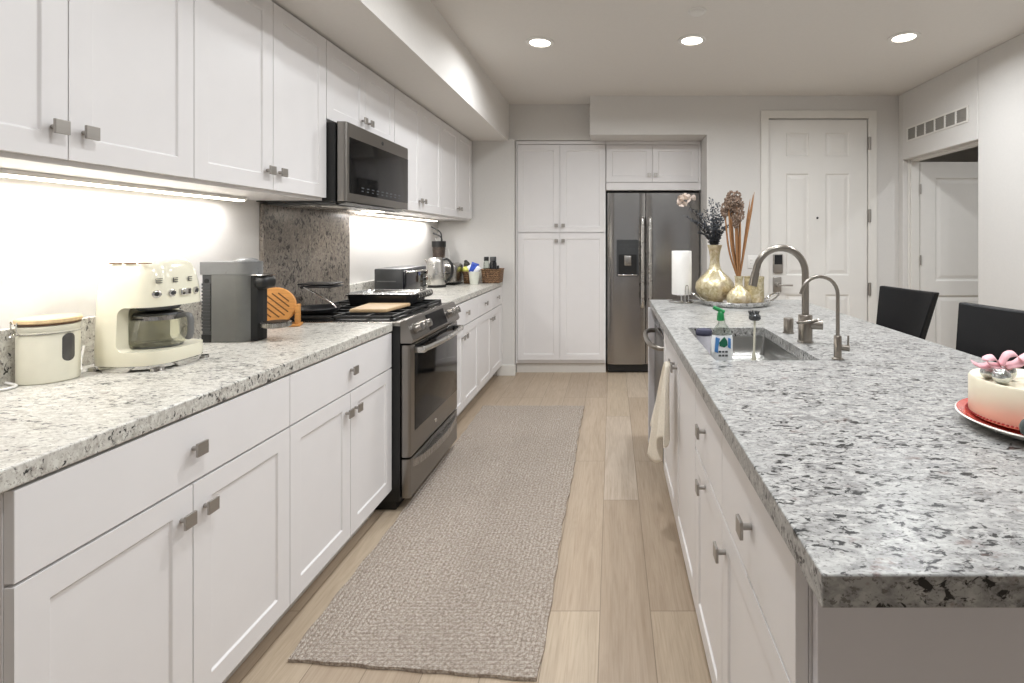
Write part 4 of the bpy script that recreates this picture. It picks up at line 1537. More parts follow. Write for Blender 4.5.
# dried reeds and flower heads in the small vase
base = Vector((sx_, sy_, TZ + 0.14))
for i, (dx, dy, z) in enumerate(((0.085, 0.0, 1.585), (0.098, 0.02, 1.60), (0.075, 0.03, 1.56), (0.062, -0.02, 1.47))):
    e = Vector((sx_ + dx, sy_ + dy, z))
    b = NB()
    m = base.lerp(e, 0.5) + Vector((0.0, 0.0, 0))
    tube(b, [base, m, base.lerp(e, 0.8), e], [0.004, 0.0055, 0.006, 0.001], 7)
    o = obj('dried_reed', b, 'reed', None, smooth=60, origin=tuple(base))
    tag(o, 'straight reddish-brown dried reed leaning right from the small vase', 'dried stem', 'straight reeds in the small vase')
for i, (dx, dy, z, r) in enumerate(((-0.085, 0.0, 1.49, 0.018), (-0.068, -0.02, 1.535, 0.018), (-0.042, 0.02, 1.56, 0.02), (-0.014, -0.01, 1.555, 0.02), (0.008, 0.02, 1.52, 0.019), (-0.026, -0.03, 1.42, 0.015), (-0.048, 0.03, 1.50, 0.018), (-0.022, 0.0, 1.49, 0.018), (0.004, -0.02, 1.465, 0.016))):
    e = Vector((sx_ + dx, sy_ + dy, z))
    bow = base.lerp(e, 0.45) + Vector((dx * 0.25, dy * 0.2, 0))
    path = smooth_path([base, bow, e], 8)
    st = thing('dried_flower', 'brown dried flower head on a reddish stalk in the small vase', 'dried flower', tuple(base), 'dried flower heads in the small vase')
    b = NB(); tube(b, path, [0.003 + 0.003 * math.sin(PI * k / (len(path) - 1)) for k in range(len(path))], 6)
    obj('stalk', b, 'reed', st, smooth=60)
    b = NB()
    for q in range(70):
        a, c = random.random() * 2 * PI, random.uniform(-1, 1)
        s = Vector((math.cos(a) * math.sqrt(1 - c * c), math.sin(a) * math.sqrt(1 - c * c), c))
        leaf(b, e + Vector((s.x * r * 0.75, s.y * r * 0.75, s.z * r * 1.9)), s + Vector((random.uniform(-.6, .6), random.uniform(-.6, .6), random.uniform(-.6, .6))), 0.016, 0.007, Vector((random.uniform(-1, 1), 1, random.uniform(-1, 1))))
    ball(b, e, r * 0.7, 1, 1, 1.6, 10, 8)
    obj('flower_head', b, 'dried', st)

# ------------------------------------------------------------------ candle on plate
kx, ky = 0.90, 1.095
pl = thing('plate', 'red glazed plate with pale underside under the big candle', 'plate', (0.90, 1.06, 0.914))
b = NB()
lathe(b, [(0, 0.006), (0.085, 0.006), (0.12, 0.011), (0.152, 0.026)], 0.90, 1.06, 0.9145, 64)
obj('plate_top', b, 'redplate', pl, smooth=60)
b = NB()
lathe(b, [(0.152, 0.026), (0.155, 0.024), (0.12, 0.006), (0.09, 0.0), (0, 0.0)], 0.90, 1.06, 0.9145, 64)
obj('plate_underside', b, 'whiteplate', pl, smooth=60)
b = NB()
for k in range(90):
    a = 2 * PI * k / 90
    ball(b, (kx + 0.1125 * math.cos(a), ky + 0.1125 * math.sin(a), 0.9345), 0.0022, 1.3, 1.3, 0.8, 6, 4)
dots = b
cd = thing('pillar_candle', 'wide cream multi-wick pillar candle on the red plate', 'candle', (kx, ky, 0.921))
b = NB()
lathe(b, [(0, 0), (0.106, 0), (0.110, 0.004), (0.110, 0.078), (0.107, 0.083), (0.100, 0.083), (0.094, 0.078), (0, 0.077)], kx, ky, 0.9285, 64)
obj('wax_body', b, 'wax', cd, smooth=50)
obj('dot_border', dots, plain('dark_red_dots', '#9c2f30', 0.4), cd)
for (dx, dy) in ((-0.012, -0.045), (0.035, -0.035), (0.035, 0.035)):
    b = NB(); tube(b, [(kx + dx, ky + dy, 1.004), (kx + dx - 0.001, ky + dy, 1.014), (kx + dx - 0.004, ky + dy, 1.022)], 0.0018, 6)
    obj('wick', b, 'wick', cd, smooth=60)
ox, oy, oz = kx - 0.066, ky + 0.012, 1.0065
bo = thing('ribbon_ornament', 'pink ribbon bow with silver baubles lying on the candle top', 'bow', (ox, oy, oz))
for (dx, dy, r) in ((-0.008, -0.028, 0.0175), (0.03, 0.008, 0.0185), (-0.006, 0.014, 0.015)):
    b = NB(); ball(b, (ox + dx, oy + dy, oz + r - 0.001), r, 1, 1, 0.95, 18, 12)
    obj('bauble', b, 'silverorn', bo, smooth=60)


def ribbon(path, wd, up):
    b = NB()
    P = smooth_path(path, 6)
    prev = None
    for k in range(len(P)):
        d = (P[min(k + 1, len(P) - 1)] - P[max(k - 1, 0)]).normalized()
        s = (Vector(up) - d * d.dot(Vector(up))).normalized() * wd / 2
        q = [b.verts.new(P[k] - s), b.verts.new(P[k] + s)]
        if prev: b.faces.new((prev[0], prev[1], q[1], q[0]))
        prev = q
    return b


c0 = Vector((ox + 0.008, oy - 0.004, oz + 0.034))
V3 = Vector
for pth, wd in (([c0, c0 + V3((-0.016, -0.004, 0.018)), c0 + V3((-0.036, -0.006, 0.014)), c0 + V3((-0.028, -0.008, 0.002)), c0 + V3((-0.004, -0.004, -0.001))], 0.02),
            ([c0, c0 + V3((0.010, -0.004, 0.022)), c0 + V3((0.028, -0.004, 0.025)), c0 + V3((0.036, -0.008, 0.008)), c0 + V3((0.006, -0.004, 0.0))], 0.02),
            ([c0 + V3((0.01, 0, 0)), c0 + V3((0.036, 0.006, 0.002)), c0 + V3((0.056, 0.008, 0.014)), c0 + V3((0.082, 0.01, 0.026))], 0.018),
            ([c0, c0 + V3((-0.02, 0.004, 0.0)), c0 + V3((-0.040, 0.004, -0.002)), c0 + V3((-0.058, 0.004, 0.006))], 0.018)):
    o = obj('ribbon_loop', ribbon(pth, wd, (0.15, 1, 0.5)), 'pink', bo, smooth=70)
    md = o.modifiers.new('solid', 'SOLIDIFY'); md.thickness = 0.0012
gt = NB(); ball(gt, (0.786, 0.958, 0.9595), 0.019, 1.0, 0.4, 1.0, 24, 14)
o = obj('grey_tealight_lid', gt, 'greytag', None, smooth=60, origin=(0.786, 0.958, 0.941))
tag(o, 'small dark grey disc on edge before the candle at the photo edge', 'disc')

# ------------------------------------------------------------------ bar chairs
ch = thing('bar_chair', 'black leather bar chair at the island nearer the entry door', 'chair', (1.60, 3.14, 0))
cyo = 3.14
b = NB()
# seat
rbox(b, 1.40, 1.78, cyo - 0.21, cyo + 0.21, 0.57, 0.66, 0.025)
obj('seat', b, 'leather', ch, smooth=40)
t = bmesh.new()
N1, N2 = 10, 10
ft, bk = [], []
for j in range(N2 + 1):
    v = j / N2
    z = 0.60 + 0.425 * v
    xx = 1.725 + 0.10 * v
    hw = 0.15 + 0.065 * v
    rowf, rowb = [], []
    for i in range(N1 + 1):
        u = i / N1 * 2 - 1
        bow = 0.03 * (1 - u * u)
        th = 0.055 * (1 - 0.25 * v) * (1 - 0.12 * abs(u) ** 6)
        rowf.append(t.verts.new((xx + bow - 0.03, cyo + u * hw, z - 0.006 * (1 - u * u) * v)))
        rowb.append(t.verts.new((xx + bow - 0.03 + th, cyo + u * hw, z - 0.006 * (1 - u * u) * v)))
    ft.append(rowf); bk.append(rowb)
for j in range(N2):
    for i in range(N1):
        t.faces.new((ft[j][i], ft[j][i + 1], ft[j + 1][i + 1], ft[j + 1][i]))
        t.faces.new((bk[j][i], bk[j + 1][i], bk[j + 1][i + 1], bk[j][i + 1]))
    for i in (0, N1):
        t.faces.new((ft[j][i], bk[j][i], bk[j + 1][i], ft[j + 1][i]))
for i in range(N1):
    for j in (0, N2):
        t.faces.new((ft[j][i], ft[j][i + 1], bk[j][i + 1], bk[j][i]))
bmesh.ops.recalc_face_normals(t, faces=t.faces[:])
b = NB(); merge(b, t)
obj('backrest', b, 'leather', ch, smooth=50, bevel=0.008, bseg=3)
for x, y in ((1.43, cyo - 0.18), (1.43, cyo + 0.18), (1.745, cyo - 0.18), (1.745, cyo + 0.18)):
    b = NB()
    kx2 = x + (0.03 if x > 1.6 else -0.01)
    tube(b, [(kx2, y, 0), (x, y, 0.575)], [0.017, 0.024], 4)
    obj('leg', b, 'chairleg', ch)
b = NB()
box(b, 1.425, 1.445, cyo - 0.17, cyo + 0.17, 0.2, 0.225)
obj('footrest', b, 'chairleg', ch, bevel=0.003)
ch.location = (1.53, 2.955, 0)
ch.rotation_euler = (0, 0, math.radians(11))
dup(ch, (1.45, 2.107, 0), 'black leather bar chair at the island behind the candle', rz=math.radians(11))

# ------------------------------------------------------------------ rug
RX0, RX1, RA, RB = -1.008, -0.222, 1.55, 4.0
hw, hl = (RX1 - RX0) / 2, (RB - RA) / 2
b = NB()
t = bmesh.new()
nx, ny = 24, 72
gr = {}
for i in range(nx + 1):
    for j in range(ny + 1):
        u, v = i / nx * 2 - 1, j / ny * 2 - 1
        wx = 0.0035 * math.sin(v * 40) + 0.004 * math.sin(v * 7 + 1)
        wy = 0.0018 * math.sin(u * 17)
        x = u * hw + wx * abs(u) ** 6 * (1 if u > 0 else -1)
        y = v * hl + wy * abs(v) ** 20 * (1 if v > 0 else -1) - 0.036 * (u + 0.1) * max(0.0, -v) ** 3
        e = min(hw * (1 - abs(u)), hl * (1 - abs(v)))
        z = 0.011 + 0.0015 * math.sin(u * 9) * math.sin(v * 23)
        gr[i, j] = t.verts.new((x, y, z))
for i in range(nx):
    for j in range(ny):
        t.faces.new((gr[i, j], gr[i + 1, j], gr[i + 1, j + 1], gr[i, j + 1]))
bm_edges = [e for e in t.edges if e.is_boundary]
ex = bmesh.ops.extrude_edge_only(t, edges=bm_edges)
for v in [q for q in ex['geom'] if isinstance(q, bmesh.types.BMVert)]:
    v.co.z = 0.001
for v in t.verts:
    v.co += Vector(((RX0 + RX1) / 2, (RA + RB) / 2, 0))
bmesh.ops.recalc_face_normals(t, faces=t.faces[:])
merge(b, t)
M['rug'] = rug_mat(hw, hl)
rg_ = obj('runner_rug', b, 'rug', None, smooth=60, origin=((RX0 + RX1) / 2, (RA + RB) / 2, 0))
tag(rg_, 'long beige braided runner rug on the wood plank floor', 'rug')

# ------------------------------------------------------------------ near left worktop: canister, coffee maker, capsule machine, trivet
CT = 0.9145
ax, ay = -1.604, 1.45
cn = thing('canister', 'cream metal canister with wooden clamp lid and oval window', 'canister', (ax, ay, CT))
b = NB(); lathe(b, [(0, 0), (0.060, 0), (0.063, 0.003), (0.063, 0.138), (0.061, 0.143), (0.063, 0.146), (0.063, 0.158), (0.06, 0.16), (0, 0.16)], ax, ay, CT, 48)
cb = obj('canister_body', b, 'cream2', cn, smooth=40)
b = NB(); lathe(b, [(0.058, 0.160), (0.0645, 0.161), (0.0645, 0.165), (0.058, 0.165)], ax, ay, CT, 48)
obj('seal', b, plain('brown_seal', '#5a3e2c', 0.6), cn, smooth=40)
b = NB(); lathe(b, [(0, 0.1655), (0.064, 0.1655), (0.067, 0.168), (0.067, 0.176), (0.064, 0.179), (0, 0.180)], ax, ay, CT, 48)
obj('lid', b, 'bamboo_lid', cn, smooth=40)


def on_cyl(a, z, r):
    return Vector((ax + r * math.cos(a), ay + r * math.sin(a), CT + z))


b = NB()
t = bmesh.new()
a0 = -0.08
pts = [(x - 0.0, z) for x, z in rrect(-0.0135, 0.0135, -0.036, 0.036, 0.0134, 7)]
c0 = t.verts.new(on_cyl(a0, 0.095, 0.0642))
ring = [t.verts.new(on_cyl(a0 + u / 0.0635, 0.095 + v, 0.0640)) for u, v in pts]
ring2 = [t.verts.new(on_cyl(a0 + u * 1.18 / 0.0635, 0.095 + v * 1.1, 0.0632)) for u, v in pts]
for i in range(len(pts)):
    j = (i + 1) % len(pts)
    t.faces.new((c0, ring[i], ring[j]))
    t.faces.new((ring[i], ring2[i], ring2[j], ring[j]))
bmesh.ops.recalc_face_normals(t, faces=t.faces[:])
merge(b, t)
obj('window', b, plain('smoky_window', '#4e4c4a', 0.15), cb, smooth=40)
b = NB()
tube(b, [on_cyl(2 * PI * k / 40, 0.138, 0.0648) for k in range(41)], 0.0016, 6)
for a in (-1.75, -2.35):
    tube(b, smooth_path([on_cyl(a, 0.138, 0.0655), on_cyl(a, 0.15, 0.070), on_cyl(a + 0.05, 0.172, 0.0715), on_cyl(a, 0.164, 0.0685)], 4), 0.0016, 6)
tube(b, smooth_path([on_cyl(-2.35, 0.138, 0.067), on_cyl(-2.2, 0.128, 0.074), on_cyl(-1.95, 0.13, 0.075), on_cyl(-1.75, 0.138, 0.067)], 4), 0.0018, 6)
obj('wire_clamp', b, 'chrome', cn, smooth=50)

# cable on the counter
b = NB()
tube(b, smooth_path([(-1.655, 1.54, 1.0), (-1.645, 1.53, 0.95), (-1.618, 1.522, 0.921), (-1.60, 1.527, 0.9185), (-1.617, 1.55, 0.9185), (-1.645, 1.575, 0.93), (-1.66, 1.60, 0.98)], 8), 0.0033, 8)
o = obj('power_cable', b, 'cable', None, smooth=60, origin=(-1.61, 1.545, 0.917))
tag(o, 'white power cable looping between the canister and coffee maker', 'cable')
b = NB()
tube(b, smooth_path([(-1.668, 1.30, 1.0), (-1.655, 1.31, 0.94), (-1.63, 1.33, 0.9185), (-1.60, 1.34, 0.9185), (-1.61, 1.375, 0.9185), (-1.655, 1.39, 0.922)], 8), 0.0035, 8)
o = obj('power_cable', b, 'cable', None, smooth=60, origin=(-1.63, 1.33, 0.917))
tag(o, 'white power cable on the worktop at the left of the canister', 'cable')

# retro drip coffee maker, front towards the aisle
mx, my = -1.484, 1.64
cm = thing('coffee_maker', 'cream retro drip coffee maker with glass carafe and chrome feet', 'coffee maker', (mx, my, CT))
b = NB()
t = bmesh.new()
prof = []
HX, HY, HT = 0.114, 0.114, 0.352
levels = [(0.012, 0.97), (0.02, 1.0), (0.06, 1.0), (0.12, 0.985), (0.18, 0.965), (0.22, 0.95), (0.26, 0.92), (0.295, 0.875), (0.32, 0.80), (0.337, 0.68), (0.347, 0.50), (0.352, 0.25)]
rings = []
SEG = 56
for z, s in levels:
    r = []
    for k in range(SEG):
        a = 2 * PI * k / SEG
        ca, sa = math.cos(a), math.sin(a)
        e = 2 / 3.2
        x = math.copysign(abs(ca) ** e, ca) * HX * s
        y = math.copysign(abs(sa) ** e, sa) * HY * s
        r.append(t.verts.new((mx + x - 0.006 * (1 - s) * 4, my + y, CT + z)))
    rings.append(r)
for A, B in zip(rings[:-1], rings[1:]):
    for k in range(SEG):
        j = (k + 1) % SEG
        t.faces.new((A[k], A[j], B[j], B[k]))
t.faces.new(rings[0]); t.faces.new(rings[-1])
bmesh.ops.recalc_face_normals(t, faces=t.faces[:])
merge(b, t)
hs = obj('housing', b, 'cream', cm, smooth=50)
c = NB(); prism(c, rrect(mx - 0.004, mx + 0.30, CT + 0.058, CT + 0.192, 0.024, 8), 'y', my - 0.3, my + 0.3)
boolean(hs, c)
c = NB(); cyl(c, (mx + 0.024, my, CT + 0.0585), (mx + 0.024, my, CT + 0.1915), 0.079, None, 48)
boolean(hs, c)
hs.data.shade_smooth(); hs.data.set_sharp_from_angle(angle=math.radians(40))
md = hs.modifiers.new('bevel', 'BEVEL'); md.width = 0.004; md.segments = 3; md.limit_method = 'ANGLE'; md.angle_limit = math.radians(50)
b = NB()
# chrome base plinth with feet
pts = []
for k in range(SEG):
    a = 2 * PI * k / SEG
    ca, sa = math.cos(a), math.sin(a)
    e = 2 / 3.2
    pts.append((mx + math.copysign(abs(ca) ** e, ca) * HX * 1.0, my + math.copysign(abs(sa) ** e, sa) * HY * 1.0))
prism(b, pts, 'z', CT + 0.007, CT + 0.0165)
prism(b, [(mx - 0.035, CT + 0.0005), (mx + 0.035, CT + 0.0005), (mx + 0.05, CT + 0.015), (mx - 0.05, CT + 0.015)], 'y', my - HY - 0.006, my - HY + 0.02)
prism(b, [(my - 0.035, CT + 0.0005), (my + 0.035, CT + 0.0005), (my + 0.05, CT + 0.015), (my - 0.05, CT + 0.015)], 'x', mx + HX - 0.02, mx + HX + 0.006)
for sx in (-1, 1):
    for sy in (-1, 1):
        cyl(b, (mx + sx * 0.095, my + sy * 0.085, CT), (mx + sx * 0.095, my + sy * 0.085, CT + 0.008), 0.02, 0.018, 16)
obj('chrome_base', b, 'chrome', cm, smooth=40)
# vent slots across the top
for i in range(3):
    b = NB()
    rbox(b, mx - 0.045 + i * 0.045, mx - 0.008 + i * 0.045, my - 0.0955, my - 0.088, CT + 0.3245, CT + 0.3285, 0.0015, 2)
    obj('vent_slot', b, 'dark_slot', hs)
# controls on the near side and front


def on_front(ly, z):
    """point and outward heading on the rounded front of the housing at local offset ly"""
    sc_ = 0.962 - (z - 0.2) * 0.45
    f = max(0.0, 1 - abs(ly / (HY * sc_)) ** 3.2) ** (1 / 3.2)
    nx_ = f ** 2.2 / HX
    ny_ = math.copysign(abs(ly / (HY * sc_)) ** 2.2, ly) / HY
    return Vector((mx + HX * sc_ * f - 0.006 * (1 - sc_) * 4, my + ly, CT + z)), math.atan2(ny_, nx_)


def facing(ly, z):
    p, a = on_front(ly, z)
    return Matrix.Translation(p) @ Matrix.Rotation(a, 4, 'Z') @ Matrix.Rotation(PI / 2, 4, 'Y')


for ly in (-0.082, -0.045, 0.045):
    b = NB()
    lathe(b, [(0, -0.002), (0.0115, -0.002), (0.0115, 0.003), (0.0095, 0.0045), (0, 0.0045)], 0, 0, 0, 20, facing(ly, 0.232))
    kb = obj('button', b, 'chrome', cm, smooth=40)
    b = NB()
    lathe(b, [(0, 0.0046), (0.006, 0.0046), (0.006, 0.0054), (0, 0.0054)], 0, 0, 0, 14, facing(ly, 0.232))
    obj('button_mark', b, 'charcoal', kb)
b = NB()
rbox(b, -0.0105, 0.0105, -0.019, 0.019, -0.004, 0.008, 0.0035, 3, facing(0.0, 0.232))
obj('lever_switch', b, 'chrome', cm, smooth=40)
for ly in (-0.075, -0.03, 0.025):
    b = NB()
    for zz in (-0.006, 0.0, 0.006):
        box(b, 0, 0, 0, 0, 0, 0) if False else rbox(b, zz - 0.0011, zz + 0.0011, -0.008, 0.008, -0.001, 0.0012, 0.0004, 1, facing(ly, 0.272))
    rbox(b, -0.007, 0.007, -0.0086, -0.0068, -0.001, 0.0012, 0.0004, 1, facing(ly, 0.272))
    obj('icon_print', b, 'charcoal', hs)
# hot plate and filter spout
b = NB(); lathe(b, [(0, 0.0005), (0.060, 0.0005), (0.062, 0.003), (0.058, 0.005), (0, 0.005)], mx + 0.024, my, CT + 0.058, 32)
obj('hot_plate', b, 'grey_light', cm, smooth=40)
b = NB(); lathe(b, [(0, 0.0), (0.05, 0.0), (0.056, 0.008), (0.056, 0.016), (0, 0.016)], mx + 0.024, my, CT + 0.1755, 32)
obj('filter_outlet', b, 'charcoal', cm, smooth=40)
# carafe
qx_, qy_, qz_ = mx + 0.024, my, CT + 0.0637
cf = thing('carafe', 'glass coffee carafe with grey handle inside the cream coffee maker', 'carafe', (qx_, qy_, qz_))
b = NB(); lathe(b, [(0, 0), (0.062, 0), (0.07, 0.006), (0.074, 0.03), (0.072, 0.06), (0.066, 0.085), (0.064, 0.094)], qx_, qy_, qz_, 40)
obj('glass_jug', b, 'clear_carafe', cf, smooth=60)
b = NB(); lathe(b, [(0.0645, 0.082), (0.068, 0.082), (0.067, 0.095), (0.0645, 0.095)], qx_, qy_, qz_, 40)
obj('rim_band', b, 'steel', cf, smooth=40)
b = NB(); lathe(b, [(0, 0.096), (0.063, 0.096), (0.06, 0.102), (0.03, 0.107), (0, 0.107)], qx_, qy_, qz_, 32)
obj('lid', b, 'charcoal', cf, smooth=40)
b = NB()
tube(b, smooth_path([(qx_ + 0.066, qy_, qz_ + 0.09), (qx_ + 0.092, qy_, qz_ + 0.094), (qx_ + 0.102, qy_, qz_ + 0.08), (qx_ + 0.102, qy_, qz_ + 0.035), (qx_ + 0.094, qy_, qz_ + 0.018)], 5), 0.0105, 10, True, 0.75)
obj('handle', b, 'grey_light', cf, smooth=50)
b = NB()
box(b, qx_ - 0.02, qx_ + 0.012, qy_ - 0.0692, qy_ - 0.0682, qz_ + 0.086, qz_ + 0.091)
obj('logo_mark', b, 'rubber', cf)

# grey capsule coffee machine
ex0, ex1, ey0, ey1 = -1.597, -1.408, 1.972, 2.09
cpm = thing('capsule_machine', 'dark grey capsule coffee machine with black brewing head', 'coffee machine', (-1.47, 2.05, CT))
b = NB()
poly = [(ex0 + 0.045, ey0), (ex1 - 0.05, ey0)]
for k in range(7):
    a = -PI / 2 + PI / 2 * k / 6
    poly.append((ex1 - 0.05 + 0.05 * math.cos(a), ey0 + 0.05 + 0.05 * math.sin(a) if False else ey0 + 0.05 * (1 + math.sin(a))))
poly += [(ex1, ey1 - 0.05)]
for k in range(7):
    a = PI / 2 * k / 6
    poly.append((ex1 - 0.05 + 0.05 * math.cos(a), ey1 - 0.05 + 0.05 * math.sin(a)))
poly += [(ex0 + 0.045, ey1)]
prism(b, poly, 'z', CT + 0.001, CT + 0.262)
obj('body', b, 'grey_plastic', cpm, smooth=35)
b = NB()
poly2 = [(ex0, ey0)] + poly[1:-1] + [(ex0, ey1)]
prism(b, poly2, 'z', CT + 0.263, CT + 0.312)
obj('top_cap', b, 'grey_light', cpm, smooth=35)
b = NB()
prism(b, rrect(ex0, ex0 + 0.044, ey0 + 0.006, ey1 - 0.006, 0.01, 4), 'z', CT + 0.03, CT + 0.262)
for k in range(14):
    box(b, ex0 + 0.004, ex0 + 0.038, ey0 + 0.003, ey0 + 0.006, CT + 0.045 + k * 0.0135, CT + 0.053 + k * 0.0135)
obj('water_tank', b, 'charcoal', cpm, smooth=40)
b = NB(); prism(b, rrect(ex0, ex0 + 0.044, ey0 + 0.002, ey1 - 0.002, 0.008, 4), 'z', CT + 0.0, CT + 0.0295)
obj('tank_base', b, 'black', cpm, smooth=40)
b = NB(); cyl(b, (ex0 + 0.022, ey0 + 0.004, CT + 0.238), (ex0 + 0.022, ey0 + 0.0075, CT + 0.238), 0.009, None, 16)
obj('tank_button', b, 'rubber', cpm)
b = NB()
prism(b, [(ex1 - 0.012, ey0 + 0.022), (ex1 + 0.014, ey0 + 0.03), (ex1 + 0.016, (ey0 + ey1) / 2), (ex1 + 0.014, ey1 - 0.03), (ex1 - 0.012, ey1 - 0.022)], 'z', CT + 0.0, CT + 0.262)
obj('front_column', b, 'rubber', cpm, bevel=0.004)
b = NB()
ymid = (ey0 + ey1) / 2
rbox(b, ex1 - 0.004, ex1 + 0.052, ymid - 0.038, ymid + 0.038, CT + 0.205, CT + 0.255, 0.020, 4)
hd = obj('brewing_head', b, 'black', cpm, smooth=40)
b = NB(); rbox(b, ex1 - 0.006, ex1 + 0.042, ymid - 0.04, ymid + 0.04, CT + 0.2565, CT + 0.263, 0.003)
obj('head_trim', b, 'chrome', hd, smooth=40)
b = NB(); lathe(b, [(0, 0.014), (0.02, 0.013), (0.034, 0.009), (0.042, 0.003), (0.043, 0)], ex1 - 0.05, ymid, CT + 0.3125, 32)
obj('lever_lid', b, 'grey_light', cpm, smooth=50)
b = NB()
lathe(b, [(0, 0), (0.05, 0), (0.054, 0.004), (0.054, 0.018), (0.05, 0.02), (0, 0.02)], ex1 + 0.068, ymid, CT + 0.052, 32)
box(b, ex1 + 0.03, ex1 + 0.06, ymid - 0.03, ymid + 0.03, CT + 0.052, CT + 0.068)
cs = obj('cup_support', b, 'steel', cpm, smooth=40)
b = NB(); lathe(b, [(0, 0.0201), (0.044, 0.0201), (0.044, 0.0215), (0, 0.0215)], ex1 + 0.068, ymid, CT + 0.052, 28)
obj('drip_grid', b, 'black', cs)

# round bamboo trivet upright in its stand
rx, ry = -1.54, 2.325
tv = thing('trivet_set', 'round slotted bamboo trivet upright in a bamboo stand beside the range', 'trivet', (rx, ry, CT))
RM = Matrix.Translation((rx, ry, CT + 0.096)) @ Matrix.Rotation(math.radians(20), 4, 'Z') @ Matrix.Rotation(math.radians(-8), 4, 'X')
b = NB(); lathe(b, [(0, -0.006), (0.082, -0.006), (0.085, -0.003), (0.085, 0.003), (0.082, 0.006), (0, 0.006)], 0, 0, 0, 40, RM @ Matrix.Rotation(PI / 2, 4, 'X'))
tvd = obj('disc', b, 'bamboo', tv, smooth=40)
b = NB()
for i, (off, ln) in enumerate(((-0.045, 0.05), (-0.025, 0.10), (-0.005, 0.12), (0.015, 0.12), (0.035, 0.095), (0.052, 0.06))):
    rbox(b, -ln / 2, ln / 2, -0.0072, -0.005, off - 0.003, off + 0.003, 0.001, 1, RM @ Matrix.Rotation(math.radians(42), 4, 'Y'))
obj('slot', b, 'dark_slot', tvd)
b = NB()
R2 = Matrix.Translation((rx, ry, CT)) @ Matrix.Rotation(math.radians(20), 4, 'Z')
rbox(b, -0.06, 0.105, -0.03, 0.045, 0.001, 0.012, 0.003, 2, R2)
rbox(b, 0.082, 0.098, -0.02, 0.03, 0.012, 0.10, 0.003, 2, R2)
lathe(b, [(0, -0.005), (0.08, -0.005), (0.082, 0), (0.08, 0.005), (0, 0.005)], 0, 0, 0, 36, R2 @ Matrix.Translation((0.0, 0.028, 0.094)) @ Matrix.Rotation(PI / 2, 4, 'X'))
obj('stand', b, 'bamboo', tv, smooth=40)

# ------------------------------------------------------------------ on the range
GZ = 0.9425
fpx, fpy = -1.52, 2.605
fp = thing('frying_pan', 'black shallow pan at the back of the range with steel handle and raised lid', 'pan', (fpx, fpy, GZ))
b = NB(); lathe(b, [(0, 0), (0.095, 0), (0.108, 0.006), (0.118, 0.026), (0.121, 0.026), (0.122, 0.023), (0.112, 0.0), (0, -0.0)][:6] + [(0.114, 0.022), (0.104, 0.008), (0.09, 0.004), (0, 0.004)], fpx, fpy, GZ, 44)
obj('pan_body', b, 'pan', fp, smooth=40)
b = NB()
tube(b, smooth_path([(fpx + 0.112, fpy, GZ + 0.02), (fpx + 0.09, fpy - 0.005, GZ + 0.045), (fpx + 0.02, fpy - 0.01, GZ + 0.09), (fpx - 0.05, fpy - 0.012, GZ + 0.128)], 6), [0.006] * 3 + [0.0075] * 8 + [0.009] * 5 + [0.006] * 3, 10, True, 0.5)
obj('handle', b, 'bright', fp, smooth=50)
b = NB()
rbox(b, fpx - 0.06, fpx + 0.085, fpy - 0.015, fpy + 0.12, GZ + 0.124, GZ + 0.134, 0.004, 2)
rbox(b, fpx - 0.08, fpx + 0.09, fpy - 0.02, fpy + 0.11, GZ + 0.14, GZ + 0.147, 0.003, 2)
tube(b, [(fpx - 0.07, fpy + 0.0, GZ + 0.127), (fpx - 0.05, fpy - 0.01, GZ + 0.13)], 0.008, 8)
obj('raised_lid', b, 'pan', fp, smooth=40)

rp = thing('roasting_tray', 'dark roasting tray lined with foil on the far side of the range', 'tray', (-1.33, 3.02, GZ))
b = NB()
t = bmesh.new()


def tray_loops(t, specs, x0, x1, y0, y1):
    L = []
    for ins, z, r in specs:
        L.append([t.verts.new((*p, z)) for p in rrect(x0 + ins, x1 - ins, y0 + ins, y1 - ins, r, 5)])
    for a, c in zip(L[:-1], L[1:]):
        for i in range(len(a)):
            j = (i + 1) % len(a)
            t.faces.new((a[i], a[j], c[j], c[i]))
    return L


L = tray_loops(t, [(0.022, GZ + 0.0005, 0.03), (0.012, GZ + 0.004, 0.035), (0.0, GZ + 0.052, 0.045), (-0.008, GZ + 0.054, 0.05), (-0.008, GZ + 0.057, 0.05), (0.003, GZ + 0.055, 0.045), (0.016, GZ + 0.008, 0.035)], -1.51, -1.135, 2.87, 3.15)
t.faces.new(L[0]); t.faces.new(L[-1])
bmesh.ops.recalc_face_normals(t, faces=t.faces[:])
merge(b, t)
obj('tray_body', b, 'pan', rp, smooth=40)
b = NB()
t = bmesh.new()
L = tray_loops(t, [(-0.012, GZ + 0.0595, 0.05), (0.004, GZ + 0.062, 0.045), (0.012, GZ + 0.045, 0.04), (0.05, GZ + 0.042, 0.04), (0.09, GZ + 0.04, 0.03)], -1.51, -1.135, 2.87, 3.15)
t.faces.new(L[-1])
rnd = random.Random(3)
for v in t.verts: v.co += Vector((rnd.uniform(-.003, .003), rnd.uniform(-.003, .003), rnd.uniform(-0.0005, .005)))
bmesh.ops.recalc_face_normals(t, faces=t.faces[:])
merge(b, t)
fo = obj('foil_lining', b, 'foil', rp)
b = NB()
for i in range(7):
    y = 2.90 + i * 0.035
    tube(b, smooth_path([(-1.125, y, GZ + 0.058), (-1.108, y + 0.008, GZ + 0.066), (-1.104, y + 0.016, GZ + 0.045), (-1.118, y + 0.02, GZ + 0.03)], 3), 0.005, 6)
obj('crumpled_edge', b, 'foil', rp, smooth=30)

